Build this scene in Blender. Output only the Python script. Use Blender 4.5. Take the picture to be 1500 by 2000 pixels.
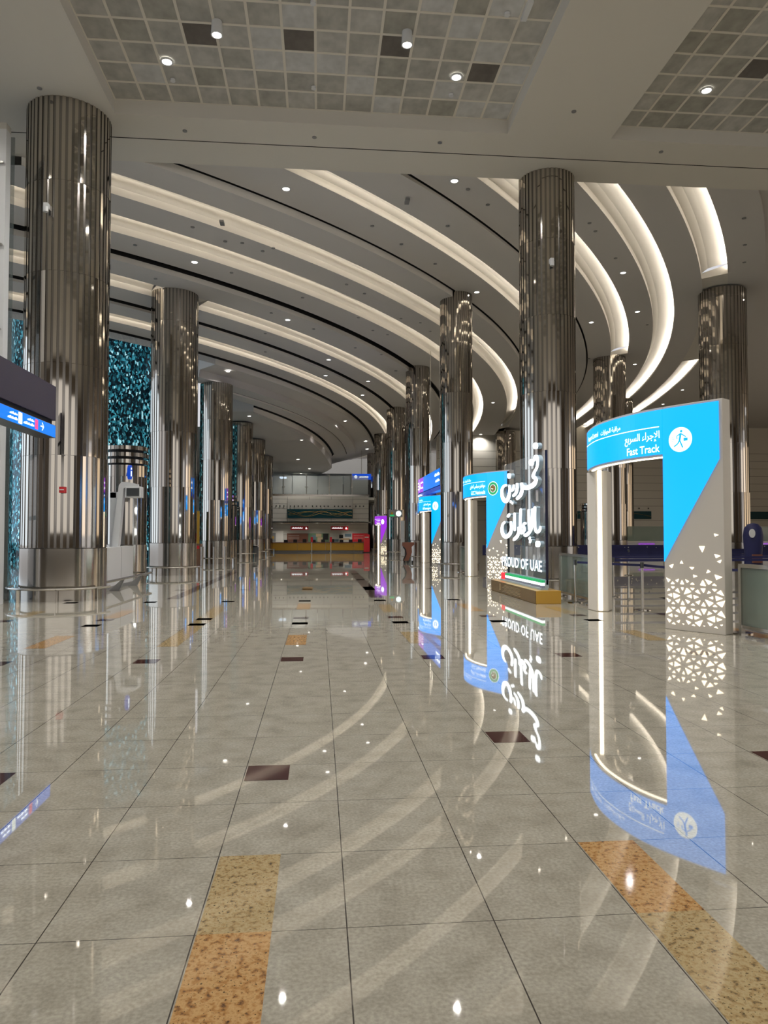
import bpy, bmesh, math, random
from math import sin, cos, pi, radians, atan2, hypot
from mathutils import Vector, Matrix
random.seed(7)
for o in list(bpy.data.objects): bpy.data.objects.remove(o)
SC = bpy.context.scene
COL = SC.collection

# ---------------------------------------------------------------- camera
F = 1400.0
cd = bpy.data.cameras.new('camera'); cam = bpy.data.objects.new('camera', cd); COL.objects.link(cam)
cd.sensor_fit = 'HORIZONTAL'; cd.sensor_width = 36.0; cd.lens = 36.0*F/1500.0
cd.clip_start = 0.05; cd.clip_end = 400
_y = Vector((623-750, -(1045-1000), F)).normalized()          # corridor direction seen by the lens
_z = Vector((0, _y[2], -_y[1])).normalized()
_x = _y.cross(_z)
if _x[0] < 0: _x = -_x
right = Vector((_x[0], _y[0], _z[0])); up = Vector((_x[1], _y[1], _z[1])); fwd = Vector((_x[2], _y[2], _z[2]))
cam.matrix_world = Matrix((( right[0], up[0], -fwd[0], 0), (right[1], up[1], -fwd[1], 0), (right[2], up[2], -fwd[2], 1.57), (0,0,0,1)))
SC.camera = cam
# ---------------------------------------------------------------- world and exposure
w = bpy.data.worlds.new('world'); SC.world = w; w.use_nodes = True
bg = w.node_tree.nodes['Background']; bg.inputs[0].default_value = (0.95, 0.95, 1.0, 1); bg.inputs[1].default_value = 0.55
SC.view_settings.view_transform = 'Standard'; SC.view_settings.look = 'None'
SC.view_settings.exposure = 0.42; SC.view_settings.gamma = 1.0; SC.view_settings.use_curve_mapping = False
SC.cycles.max_bounces = 8; SC.cycles.glossy_bounces = 5; SC.cycles.diffuse_bounces = 4; SC.cycles.transmission_bounces = 4
SC.cycles.transparent_max_bounces = 10
SC.cycles.caustics_reflective = False; SC.cycles.caustics_refractive = False
SC.cycles.sample_clamp_indirect = 4.0
def area(name, loc, rot, sx, sy, power, col):
    l = bpy.data.lights.new(name, 'AREA'); l.shape = 'RECTANGLE'; l.size = sx; l.size_y = sy; l.energy = power; l.color = col
    o = bpy.data.objects.new(name, l); o.location = loc; o.rotation_euler = rot; COL.objects.link(o); return o
# cool atrium daylight, plus unseen fill lights added behind and at the right
area('fill_light_behind', (2, -9.9, 6.2), (radians(90), 0, 0), 44, 9, 800, (1.0, 0.97, 0.93))
area('atrium_daylight', (-29.5, 34, 7), (0, radians(-90), 0), 12, 36, 1100, (0.60, 0.80, 1.0))
area('warm_fill_right', (60, 30, 6), (0, radians(90), 0), 9, 50, 1100, (1.0, 0.78, 0.55))

# ---------------------------------------------------------------- materials
def mat(name, col, rough=0.5, metal=0.0, emit=None, es=1.0, spec=0.5, coat=0, alpha=None, trans=0):
    m = bpy.data.materials.new(name); m.use_nodes = True
    b = m.node_tree.nodes['Principled BSDF']
    b.inputs['Base Color'].default_value = (*col, 1); b.inputs['Roughness'].default_value = rough
    b.inputs['Metallic'].default_value = metal; b.inputs['Specular IOR Level'].default_value = spec
    b.inputs['Coat Weight'].default_value = coat
    if trans: b.inputs['Transmission Weight'].default_value = trans
    if alpha is not None: b.inputs['Alpha'].default_value = alpha
    if emit: b.inputs['Emission Color'].default_value = (*emit, 1); b.inputs['Emission Strength'].default_value = es
    return m
def nodes(m): return m.node_tree.nodes, m.node_tree.links, m.node_tree.nodes['Principled BSDF']
def ramp(N, stops):
    r = N.new('ShaderNodeValToRGB'); e = r.color_ramp.elements
    while len(e) < len(stops): e.new(0.5)
    for i, (p, c) in enumerate(stops): e[i].position = p; e[i].color = (*c, 1)
    return r
def speckle(m, stops, scale, detail=6, coords='Object', bump=0):
    N, L, b = nodes(m); tc = N.new('ShaderNodeTexCoord'); n = N.new('ShaderNodeTexNoise')
    n.inputs['Scale'].default_value = scale; n.inputs['Detail'].default_value = detail
    L.new(tc.outputs[coords], n.inputs['Vector']); r = ramp(N, stops); L.new(n.outputs['Fac'], r.inputs['Fac'])
    L.new(r.outputs['Color'], b.inputs['Base Color']); return r, n
M = {}
# polished limestone floor with dark joints on a 0.599 x 0.690 m grid
m = M['floor'] = mat('polished_stone', (.4,.37,.31), 0.022, spec=1.0)
N, L, b = nodes(m)
r, n = speckle(m, [(0.25,(.315,.29,.235)), (0.5,(.40,.372,.305)), (0.70,(.44,.413,.345))], 5.0, 12)
n2 = N.new('ShaderNodeTexNoise'); n2.inputs['Scale'].default_value = 60; n2.inputs['Detail'].default_value = 4
mx = N.new('ShaderNodeMixRGB'); mx.blend_type = 'OVERLAY'; mx.inputs[0].default_value = .45
L.new(r.outputs['Color'], mx.inputs[1]); L.new(n2.outputs['Fac'], mx.inputs[2])
tc = N.new('ShaderNodeTexCoord'); L.new(tc.outputs['Object'], n2.inputs['Vector'])
sep = N.new('ShaderNodeSeparateXYZ'); L.new(tc.outputs['Object'], sep.inputs[0])
def joint(axis, off, pitch, width):
    a = N.new('ShaderNodeMath'); a.operation = 'SUBTRACT'; a.inputs[1].default_value = off - 100*pitch - pitch/2; L.new(sep.outputs[axis], a.inputs[0])
    c = N.new('ShaderNodeMath'); c.operation = 'MODULO'; c.inputs[1].default_value = pitch; L.new(a.outputs[0], c.inputs[0])
    d = N.new('ShaderNodeMath'); d.operation = 'SUBTRACT'; d.inputs[1].default_value = pitch/2; L.new(c.outputs[0], d.inputs[0])
    e = N.new('ShaderNodeMath'); e.operation = 'ABSOLUTE'; L.new(d.outputs[0], e.inputs[0])
    f = N.new('ShaderNodeMath'); f.operation = 'LESS_THAN'; f.inputs[1].default_value = width/2; L.new(e.outputs[0], f.inputs[0]); return f
jx = joint('X', 0.116, 0.5985, .0052); jy = joint('Y', 2.92, 0.69, .004)
jm = N.new('ShaderNodeMath'); jm.operation = 'MAXIMUM'; L.new(jx.outputs[0], jm.inputs[0]); L.new(jy.outputs[0], jm.inputs[1])
mj = N.new('ShaderNodeMixRGB'); mj.inputs[2].default_value = (.06,.052,.045,1)
L.new(jm.outputs[0], mj.inputs[0]); L.new(mx.outputs[0], mj.inputs[1]); L.new(mj.outputs[0], b.inputs['Base Color'])
m = M['maroon'] = mat('maroon_granite', (.05,.015,.013), .05, spec=.6)
speckle(m, [(.35,(.025,.008,.008)),(.6,(.075,.022,.02)),(.75,(.11,.04,.035))], 120, 3)
def granite(name, a, bcol, c):
    m = mat(name, a, .06, spec=.6); N, L, b = nodes(m)
    r, n = speckle(m, [(.30,c),(.42,tuple(1.35*q for q in a)),(.56,tuple(1.35*q for q in bcol)),(.72,tuple(1.3*q for q in a))], 34, 8)
    v = N.new('ShaderNodeTexNoise'); v.inputs['Scale'].default_value = 95; v.inputs['Detail'].default_value = 2
    rr = ramp(N, [(.30,(.03,.025,.03)),(.38,(1,1,1)),(.7,(1,1,1)),(.78,(1.5,1.4,1.2))]); L.new(v.outputs['Fac'], rr.inputs['Fac'])
    tc = N.new('ShaderNodeTexCoord'); L.new(tc.outputs['Object'], v.inputs['Vector'])
    mm = N.new('ShaderNodeMixRGB'); mm.blend_type = 'MULTIPLY'; mm.inputs[0].default_value = .85
    L.new(r.outputs['Color'], mm.inputs[1]); L.new(rr.outputs['Color'], mm.inputs[2]); L.new(mm.outputs[0], b.inputs['Base Color']); return m
M['granite_orange'] = granite('orange_granite', (.30,.15,.05), (.42,.26,.11), (.10,.055,.03))
M['granite_gold'] = granite('gold_granite', (.28,.19,.085), (.36,.28,.15), (.10,.08,.05))
m = M['dark_inlay'] = mat('brown_inlay', (.075,.05,.042), .06, spec=.6)
M['steel'] = mat('mirror_steel', (.56,.515,.455), .045, 1.0)
M['steel_dark'] = mat('groove_steel', (.30,.28,.26), .16, 1.0)
M['brushed'] = mat('brushed_steel', (.42,.39,.35), .14, 1.0)
M['rail'] = mat('satin_steel', (.62,.60,.56), .25, 1.0)
M['plaster'] = mat('ceiling_plaster', (.62,.60,.585), .8, spec=.2)
M['plaster_near'] = mat('beam_plaster', (.66,.63,.57), .8, spec=.2)
M['vault'] = mat('cove_vault', (.70,.67,.62), .75, spec=.2)
M['fascia'] = mat('brightened_fascia', (.88,.85,.80), .7, spec=.2)  # plaster colour lightened so step faces and cove lips look lit
M['black'] = mat('black_slot', (.006,.006,.007), .6)
M['slit'] = mat('dark_joint', (.05,.04,.035), .7)
M['grid'] = mat('ceiling_grid', (.70,.66,.58), .6)
for i, (k, c) in enumerate([('p1',(.42,.41,.375)),('p2',(.47,.46,.43)),('p3',(.37,.36,.32)),('p4',(.55,.55,.54)),('p5',(.16,.145,.13))]):
    mm = M[k] = mat('ceiling_panel_%s' % 'abcde'[i], c, .85, spec=.1)
    N, L, b = nodes(mm); t = N.new('ShaderNodeTexNoise'); t.inputs['Scale'].default_value = 40
    q = N.new('ShaderNodeMixRGB'); q.blend_type = 'OVERLAY'; q.inputs[0].default_value = .35; q.inputs[1].default_value = (*c, 1)
    L.new(t.outputs['Fac'], q.inputs[2]); L.new(q.outputs[0], b.inputs['Base Color'])
M['led'] = mat('warm_led', (1,1,1), .5, emit=(1.0,.925,.81), es=34)
M['led_sign'] = mat('warm_white_led', (1,1,1), .5, emit=(1.0,.88,.68), es=3.2)
M['cut'] = mat('backlit_cutout', (1,1,1), .5, emit=(1.0,.84,.58), es=2.2)
M['lamp'] = mat('downlight_glow', (1,1,1), .5, emit=(1.0,.95,.86), es=7)
M['blue_lit'] = mat('lit_sky_blue_panel', (0,.08,.2), .3, emit=(0.0,.44,1.45), es=.92)
M['purple_lit'] = mat('lit_purple_panel', (.2,.02,.4), .25, emit=(.30,.03,.62), es=.8)
M['deep_lit'] = mat('lit_royal_blue_panel', (0,.05,.4), .2, emit=(0.0,.19,.85), es=.8)
M['navy_box'] = mat('navy_sign_box', (.012,.01,.04), .3)
M['navy_lit'] = mat('lit_navy_panel', (.0,.02,.2), .2, emit=(.005,.045,.36), es=.8)
M['white_lit'] = mat('lit_white_lettering', (1,1,1), .4, emit=(.9,.97,1.0), es=1.9)
M['white_text'] = mat('white_sign_text', (1,1,1), .4, emit=(.85,.97,1.0), es=1.0)
M['letter_side'] = mat('letter_return', (.42,.55,.66), .4)
M['portal'] = mat('portal_cladding', (.60,.56,.50), .45)
M['portal_light'] = mat('cream_post_cladding', (.72,.68,.61), .45)
M['edge_blue'] = mat('dark_blue_edge', (.0,.05,.16), .3)
M['gold'] = mat('gold_plinth', (.62,.36,.06), .28, .35)
M['gold_dark'] = mat('bronze_plinth_front', (.26,.16,.06), .25, .5)
M['bronze_text'] = mat('engraved_line', (.55,.42,.25), .3, .5)
M['cream_wall'] = mat('cream_wall_panel', (.62,.59,.52), .6)
M['grey_wall'] = mat('grey_wall_panel', (.52,.50,.45), .6)
M['teal'] = mat('teal_art_panel', (.005,.05,.06), .5, spec=.2)
M['wall_brown'] = mat('brown_wall', (.22,.18,.14), .5)
M['line'] = mat('wall_joint', (.14,.13,.11), .7)
M['yellow'] = mat('ochre_counter', (.52,.28,.01), .3)
M['red'] = mat('red_panel', (.55,.012,.02), .35)
M['brown'] = mat('brown_panel', (.20,.075,.045), .4)
M['white'] = mat('white_panel', (.70,.71,.72), .25)
M['grey'] = mat('grey_panel', (.22,.22,.22), .4)
M['darkgrey'] = mat('dark_grey_panel', (.06,.065,.07), .35)
M['navy'] = mat('navy_webbing', (.008,.010,.075), .6)
M['clear'] = mat('clear_acrylic', (.8,.9,1.0), .02, alpha=.10, spec=.6)
M['glass'] = mat('green_glass', (.25,.31,.26), .08, alpha=.62)
M['frost'] = mat('frosted_glass', (.50,.54,.50), .18, alpha=.80)
M['pane'] = mat('balcony_glass', (.60,.63,.60), .12, alpha=.42)
M['glass_dim'] = mat('screen_glass', (.10,.13,.13), .03, alpha=.42, spec=.8)
M['green'] = mat('flag_green', (0,.3,.1), .4, emit=(.02,.30,.10), es=.7)
M['flag_red'] = mat('flag_red', (.7,.01,.02), .4, emit=(.7,.03,.05), es=.8)
M['flag_white'] = mat('flag_white', (1,1,1), .4, emit=(.75,.95,.95), es=1.0)
M['flag_black'] = mat('flag_black', (.03,.03,.035), .3, emit=(.12,.13,.16), es=.8)
M['skin_tan'] = mat('pictured_tan', (.45,.33,.2), .5)
M['pic_green'] = mat('pictured_green', (.12,.2,.11), .5)
M['pic_blue'] = mat('pictured_slate', (.10,.16,.2), .5)
M['pic_pale'] = mat('pictured_pale', (.55,.56,.52), .5)
M['cool_lit'] = mat('cool_light_panel', (1,1,1), .5, emit=(.62,.80,1.0), es=1.6)
M['orange'] = mat('amber_board', (.45,.26,.02), .5)
M['wood'] = mat('brown_timber', (.16,.085,.05), .45)
M['screen_pink'] = mat('pink_pictogram', (.6,.05,.2), .4, emit=(.75,.06,.22), es=.8)
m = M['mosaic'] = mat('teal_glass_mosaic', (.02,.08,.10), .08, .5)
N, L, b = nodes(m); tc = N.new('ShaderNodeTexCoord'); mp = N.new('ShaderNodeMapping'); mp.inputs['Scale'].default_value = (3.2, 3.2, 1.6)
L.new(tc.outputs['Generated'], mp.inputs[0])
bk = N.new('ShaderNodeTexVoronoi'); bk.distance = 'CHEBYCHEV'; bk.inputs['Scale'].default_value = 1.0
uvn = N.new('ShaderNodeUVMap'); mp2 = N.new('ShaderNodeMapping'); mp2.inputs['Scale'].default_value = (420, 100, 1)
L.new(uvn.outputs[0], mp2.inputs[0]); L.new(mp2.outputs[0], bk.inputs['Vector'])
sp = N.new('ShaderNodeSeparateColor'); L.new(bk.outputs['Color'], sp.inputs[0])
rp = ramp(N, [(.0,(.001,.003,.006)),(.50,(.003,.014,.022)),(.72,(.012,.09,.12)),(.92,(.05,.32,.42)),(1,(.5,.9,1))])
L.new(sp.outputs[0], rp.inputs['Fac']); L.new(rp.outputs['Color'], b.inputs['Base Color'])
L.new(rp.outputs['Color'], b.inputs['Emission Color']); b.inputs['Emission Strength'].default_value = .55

# ---------------------------------------------------------------- mesh helpers
class MB:
    def __init__(s): s.v = []; s.f = []; s.m = []
    def add(s, vs, fs, mi=0):
        o = len(s.v); s.v += [tuple(v) for v in vs]; s.f += [tuple(i+o for i in f) for f in fs]; s.m += [mi]*len(fs); return s
    def box(s, x0, x1, y0, y1, z0, z1, mi=0, rot=0, c=None):
        vs = [(x,y,z) for x in (x0,x1) for y in (y0,y1) for z in (z0,z1)]
        if rot:
            cx, cy = c or ((x0+x1)/2, (y0+y1)/2)
            vs = [(cx+(x-cx)*cos(rot)-(y-cy)*sin(rot), cy+(x-cx)*sin(rot)+(y-cy)*cos(rot), z) for x,y,z in vs]
        return s.add(vs, [(0,1,3,2),(4,6,7,5),(0,4,5,1),(2,3,7,6),(0,2,6,4),(1,5,7,3)], mi)
    def prism(s, pts, z0, z1, mi=0, cap=True):
        n = len(pts); vs = [(x,y,z0) for x,y in pts]+[(x,y,z1) for x,y in pts]
        fs = [(i,(i+1)%n,(i+1)%n+n,i+n) for i in range(n)]
        if cap: fs += [tuple(range(n))[::-1], tuple(range(n,2*n))]
        return s.add(vs, fs, mi)
    def cyl(s, x, y, z0, z1, r, n=24, mi=0, r2=None, cap=True):
        r2 = r if r2 is None else r2
        vs = [(x+r*cos(2*pi*i/n), y+r*sin(2*pi*i/n), z0) for i in range(n)]+[(x+r2*cos(2*pi*i/n), y+r2*sin(2*pi*i/n), z1) for i in range(n)]
        fs = [(i,(i+1)%n,(i+1)%n+n,i+n) for i in range(n)]
        if cap: fs += [tuple(range(n))[::-1], tuple(range(n,2*n))]
        return s.add(vs, fs, mi)
    def lathe(s, x, y, prof, n=32, mi=0):
        vs = [(x+r*cos(2*pi*i/n), y+r*sin(2*pi*i/n), z) for r, z in prof for i in range(n)]
        fs = [(k*n+i, k*n+(i+1)%n, (k+1)*n+(i+1)%n, (k+1)*n+i) for k in range(len(prof)-1) for i in range(n)]
        return s.add(vs, fs, mi)
    def tube(s, pts, r, n=8, mi=0, closed=False):
        pts = [Vector(p) for p in pts]; vs = []; k = len(pts)
        for i, p in enumerate(pts):
            a = pts[(i-1) % k] if (i or closed) else p; b_ = pts[(i+1) % k] if (i < k-1 or closed) else p
            t = (b_-a).normalized(); u = t.cross(Vector((0,0,1)))
            if u.length < .01: u = Vector((1,0,0))
            u.normalize(); w_ = u.cross(t)
            vs += [p+u*(r*cos(2*pi*j/n))+w_*(r*sin(2*pi*j/n)) for j in range(n)]
        fs = [(i*n+j, i*n+(j+1)%n, ((i+1)%k)*n+(j+1)%n, ((i+1)%k)*n+j) for i in range(k if closed else k-1) for j in range(n)]
        if not closed: fs += [tuple(range(n))[::-1], tuple(range((k-1)*n, k*n))]
        return s.add(vs, fs, mi)
    def build(s, name, mats, parent=None, loc=None, smooth=False, bevel=0):
        me = bpy.data.meshes.new(name)
        if loc is not None: s.v = [(x-loc[0], y-loc[1], z-loc[2]) for x,y,z in s.v]
        me.from_pydata(s.v, [], s.f)
        for k in (mats if isinstance(mats, (list,tuple)) else [mats]): me.materials.append(M[k])
        me.polygons.foreach_set('material_index', s.m)
        bm = bmesh.new(); bm.from_mesh(me); bmesh.ops.recalc_face_normals(bm, faces=bm.faces); bm.to_mesh(me); bm.free()
        if smooth:
            me.polygons.foreach_set('use_smooth', [True]*len(me.polygons))
            if hasattr(me, 'set_sharp_from_angle'): me.set_sharp_from_angle(angle=radians(40))
        o = bpy.data.objects.new(name, me); COL.objects.link(o)
        if loc is not None: o.location = loc
        if parent:
            o.parent = parent
            if loc is None: o.location = tuple(-c for c in parent.location)   # parts are written in world units
        if bevel:
            md = o.modifiers.new('bevel', 'BEVEL'); md.width = bevel; md.segments = 2; md.limit_method = 'ANGLE'
        return o
def tag(o, label=None, cat=None, group=None, kind=None):
    if label: o['label'] = label
    if cat: o['category'] = cat
    if group: o['group'] = group
    if kind: o['kind'] = kind
    return o
def thing(name, loc, label, cat, group=None):
    o = bpy.data.objects.new(name, None); o.location = loc; o.empty_display_size = .2; COL.objects.link(o)
    return tag(o, label, cat, group)
def struct(o): return tag(o, kind='structure')
def copy_tree(o, parent=None):
    c = o.copy(); COL.objects.link(c)
    if parent: c.parent = parent
    for ch in list(o.children): copy_tree(ch, c)
    return c
def text_mesh(body, height, width=None, bold=.012, spacing=1.0):
    """centred on nothing: x from 0, baseline 0; scaled so that the capitals are `height` tall"""
    c = bpy.data.curves.new('t', 'FONT'); c.body = body; c.size = 1; c.offset = bold; c.space_character = spacing; c.resolution_u = 3
    o = bpy.data.objects.new('t', c); COL.objects.link(o)
    dg = bpy.context.evaluated_depsgraph_get(); dg.update()
    me = bpy.data.meshes.new_from_object(o.evaluated_get(dg))
    vs = [tuple(v.co) for v in me.vertices]; fs = [tuple(p.vertices) for p in me.polygons]
    bpy.data.objects.remove(o); bpy.data.curves.remove(c); bpy.data.meshes.remove(me)
    x0 = min(v[0] for v in vs); x1 = max(v[0] for v in vs); k = height/.72
    kx = (width/(x1-x0)) if width else k
    return [((v[0]-x0)*kx, v[1]*k) for v in vs], fs, (x1-x0)*kx
# Arabic letters in their joined shapes: isolated, final, initial, medial
AR = {'ا':(0xFE8D,0xFE8E,0,0),'إ':(0xFE87,0xFE88,0,0),'ب':(0xFE8F,0xFE90,0xFE91,0xFE92),'ة':(0xFE93,0xFE94,0,0),'ت':(0xFE95,0xFE96,0xFE97,0xFE98),
 'ج':(0xFE9D,0xFE9E,0xFE9F,0xFEA0),'ر':(0xFEAD,0xFEAE,0,0),'ز':(0xFEAF,0xFEB0,0,0),'س':(0xFEB1,0xFEB2,0xFEB3,0xFEB4),'ط':(0xFEC1,0xFEC2,0xFEC3,0xFEC4),
 'ع':(0xFEC9,0xFECA,0xFECB,0xFECC),'ف':(0xFED1,0xFED2,0xFED3,0xFED4),'ق':(0xFED5,0xFED6,0xFED7,0xFED8),'ل':(0xFEDD,0xFEDE,0xFEDF,0xFEE0),
 'م':(0xFEE1,0xFEE2,0xFEE3,0xFEE4),'ن':(0xFEE5,0xFEE6,0xFEE7,0xFEE8),'و':(0xFEED,0xFEEE,0,0),'ي':(0xFEF1,0xFEF2,0xFEF3,0xFEF4),'ء':(0xFE80,0,0,0)}
def arabic(s):
    s = s.replace('لإ', '\u0001'); out = []
    tab = dict(AR); tab['\u0001'] = (0xFEF9,0xFEFA,0,0)
    for i, ch in enumerate(s):
        if ch not in tab: out.append(ch); continue
        t = tab[ch]; pv = s[i-1] if i else ' '; nx = s[i+1] if i+1 < len(s) else ' '
        jp = pv in tab and tab[pv][2] and t[1]; jn = nx in tab and tab[nx][1] and t[2]
        out.append(chr(t[3] if jp and jn else t[1] if jp else t[2] if jn else t[0]))
    return ''.join(reversed(out))
# ================================================================= THE HALL
# floor: stone field plus inlaid stones, all one surface
fl = MB(); fl.add([(-34,-10,0),(62,-10,0),(62,104,0),(-34,104,0)], [(0,1,2,3)], 0)
PX, PY = .5985, .69
def inlay(x0, x1, y0, y1, mi): fl.add([(x0,y0,.0012),(x1,y0,.0012),(x1,y1,.0012),(x0,y1,.0012)], [(0,1,2,3)], mi)
gx = lambda k: .116+k*PX                       # k = -1 -> -.4825
for k in range(-13, 17, 3):
    x = gx(k) ; odd = (k//3) % 2
    for q in range(0, 9):
        o = q*8.05
        for y in (4.69, 9.04, 12.72, 13.55, 17.1):
            if (k, q) == (2, 0) and y < 5: y = 5.37
            if y > 12 and q: continue
            yy = y+o
            if yy > 66: continue
            inlay(x+.01, x+.29, yy, yy+.30, 1)
inlay(gx(-1)+.008, gx(-1)+.30, 0.86, 2.92, 2); inlay(gx(-1)+.008, gx(-1)+.30, 2.92, 3.61, 3)
inlay(gx(2)+.008, gx(2)+.30, 1.5, 2.92, 3); inlay(gx(2)+.008, gx(2)+.30, 2.92, 3.61, 2)
for k, a, b_ in ((-4,10.36,16.1),(-7,10.36,11.6),(-1,10.36,11.4),(2,10.36,11.6),(8,10.32,11.45),(-10,10.36,11.6),(5,14.6,16.2),(-7,14.0,15.4),(-10,14.0,15.4),
                 (-1,15.3,16.6),(2,14.6,16.2),(8,14.0,15.4),(11,10.4,11.6),(5,1.5,3.61),(-1,20.5,21.8),(2,20.5,21.8)):
    inlay(gx(k)+.008, gx(k)+.30, a, b_, 2 if k % 2 else 3)
    
inlay(-3.72, -3.42, 18.05, 31.0, 4); inlay(1.30, 1.62, 18.03, 32.0, 4)
# dark curved band in the paving by the third column
ring = [(-4.4+5.4*cos(a), 38.5+5.4*sin(a)) for a in [radians(-55+i*5) for i in range(24)]]
ring2 = [(-4.4+5.8*cos(a), 38.5+5.8*sin(a)) for a in [radians(-55+i*5) for i in range(24)]]
fl.add([(x,y,.0012) for x,y in ring+ring2], [(i,i+1,i+25,i+24) for i in range(23)], 4)
struct(fl.build('floor', ['floor','maroon','granite_orange','granite_gold','dark_inlay']))

# ---- curved, stepped ceiling: rings about one centre
CX, CY, TH0 = -49.0, 69.0, -0.6
RG = {'Zo': [77.5572, 0.6418, -7.1966, 15.3237, 2.4814], 'Zl': [76.5422, 0.42425, -7.594250000000001, 15.11575, 2.4814], 'Yo': [75.3146, 0.1681, -7.3298, 14.4199, 2.4814], 'Yl': [74.326, 0.07675, -7.45015, 14.5624, 2.4814], 'Xo': [73.0381, 0.5476, -7.8984, 14.6178, 2.4814], 'Xl': [72.1271, 0.2905, -8.54225, 14.55565, 2.4814], 'W': [70.7567, 0.6396, -9.2326, 14.4174, 2.4814], 'Vo': [69.2381, 1.1193, -8.7183, 14.222, 2.4814], 'U': [66.8935, 1.6803, -12.1684, 14.052, 2.4814], 'To': [65.5136, 2.1934, -8.1807, 14.2611, 2.4814], 'Tl': [64.7336, 2.1934, -8.1807, 14.2611, 2.4814], 'So': [63.3462, 1.6245, -10.2031, 14.9532, 2.4814], 'Sl': [62.5962, 1.6245, -10.2031, 14.9532, 2.4814], 'R': [60.9969, 0.8085, -11.2524, 13.7583, 2.4814], 'Qo': [59.138, 0.6404, -7.7966, 13.2736, 2.4814], 'P': [56.9899, 0.4179, -8.0678, 13.2457, 2.4814], 'Oo': [55.5623, 0.6149, -8.3536, 13.4951, 2.4814], 'N': [53.773, 0.6158, -8.6839, 13.5588, 2.4814], 'M2': [51.4881, 0.9597, -10.0031, 12.4993, 2.4814], 'K': [50.5634, 0.3299, -10.1795, 12.8698, 2.4814], 'Vl': [68.4881, 1.1193, -8.7183, 14.222, 2.4814], 'Ql': [58.388, 0.6404, -7.7966, 13.2736, 2.4814], 'Ol': [54.9623, 0.6149, -8.3536, 13.4951, 2.4814]}
def rr(k, ph):
    if isinstance(k, (int, float)): return k + (rr('Zo', ph)-77.56)
    if k == 'M': return rr('M2', ph)+.95
    co = RG[k]; p = max(-.26, min(.68, ph)); v = sum(c*p**j for j, c in enumerate(co)); return v
def pt(k, ph, z, dr=0):
    r = rr(k, ph)+dr; return (CX+r*cos(ph+TH0), CY+r*sin(ph+TH0), z)
PH = [-.62+i*.0125 for i in range(int((.95+.62)/.0125)+1)]
YCUT, YEND = 20.45, 88.0
def strip(mb, fa, fb, p0=-.62, p1=.95, mi=0):
    ph = [p for p in PH if p0 < p < p1]; ph = [p0]+ph+[p1]
    vs = [fa(p) for p in ph]+[fb(p) for p in ph]; n = len(ph); fs = []
    for i in range(n-1):
        q = (i, i+1, n+i+1, n+i)
        if all(vs[j][1] > YEND for j in q) or all(vs[j][1] < YCUT-1.5 for j in q): continue
        fs.append(q)
    mb.add(vs, fs, mi); return mb
def clip(o, yc=YCUT):
    bm = bmesh.new(); bm.from_mesh(o.data)
    g = bm.verts[:]+bm.edges[:]+bm.faces[:]
    bmesh.ops.bisect_plane(bm, geom=g, plane_co=(0,yc,0), plane_no=(0,1,0), clear_inner=True)
    bm.to_mesh(o.data); bm.free(); return o
def flat(ka, kb, z, p0=-.62, p1=.95, m_='plaster', zb=None):
    mb = MB(); strip(mb, lambda p: pt(ka,p,z), lambda p: pt(kb,p,z if zb is None else zb), p0, p1)
    return struct(clip(mb.build('ceiling', m_)))
TRIM = [0]
def cove(ka, kb, za, zb, gaps, label):
    """recess between the near edge ka (height za) and the far lip kb (height zb)"""
    segs = []; p = -.62
    for g0, g1 in gaps: segs.append((p, g0)); p = g1
    segs.append((p, .95))
    mb = MB(); led = MB()
    for s0, s1 in segs:
        strip(mb, lambda q: pt(ka,q,za), lambda q: pt(ka,q,za+.12), s0, s1)              # small front lip of the light shelf
        strip(mb, lambda q: pt(ka,q,za+.12), lambda q: pt(ka,q,za+.12,.22), s0, s1)       # shelf
        strip(mb, lambda q: pt(ka,q,za+.12,.22), lambda q: pt(ka,q,za+.42,.22), s0, s1)   # back of the shelf
        K = 5; zi = zb+.24
        for i in range(K):
            def P(t, q):
                a = pt(ka,q,0,.22); b_ = pt(kb,q,0); z = zi+(za+.42-zi)*(1-t**2)**.5 if t < 1 else zi
                return (a[0]+(b_[0]-a[0])*t, a[1]+(b_[1]-a[1])*t, z)
            strip(mb, lambda q, t=i/K: P(t,q), lambda q, t=(i+1)/K: P(t,q), s0, s1)
        strip(mb, lambda q: pt(kb,q,zi), lambda q: pt(kb,q,zb), s0, s1, 1)               # far face
        strip(led, lambda q: pt(ka,q,za+.135,.06), lambda q: pt(ka,q,za+.135,.14), s0, s1)
        for e in (s0, s1):                                                                # end walls
            if -.6 < e < .94:
                mb.add([pt(ka,e,za,.22), pt(ka,e,za+.42,.22), pt(kb,e,zi), pt(kb,e,zb)], [(0,1,2,3)])
    for g0, g1 in gaps:
        strip(mb, lambda q: pt(ka,q,za), lambda q: pt(kb,q,za), g0, g1)
        strip(mb, lambda q: pt(kb,q,za), lambda q: pt(kb,q,zb), g0, g1)
    TRIM[0] += 1
    struct(clip(mb.build('trim_%d' % TRIM[0], ['vault','fascia'], smooth=True)))
    tag(clip(led.build('cove_light_strip', 'led')), label, 'light')
def slit(k, za, zb, wid=.22, p0=-.62, p1=.95, face='fascia', fascia=True):
    mb = MB()
    strip(mb, lambda q: pt(k,q,za), lambda q: pt(k,q,za+.25), p0, p1, 1)
    strip(mb, lambda q: pt(k,q,za+.25), lambda q: pt(k,q,za+.25,-wid), p0, p1, 1)
    strip(mb, lambda q: pt(k,q,za+.25,-wid), lambda q: pt(k,q,zb,-wid), p0, p1, 0)
    strip(mb, lambda q: pt(k,q,za-(.05 if wid > .2 else .0),-wid+.01), lambda q: pt(k,q,za+.25,-wid+.01), p0, p1, 1)
    TRIM[0] += 1; struct(clip(mb.build('trim_%d' % TRIM[0], [face,'black'])))
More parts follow.
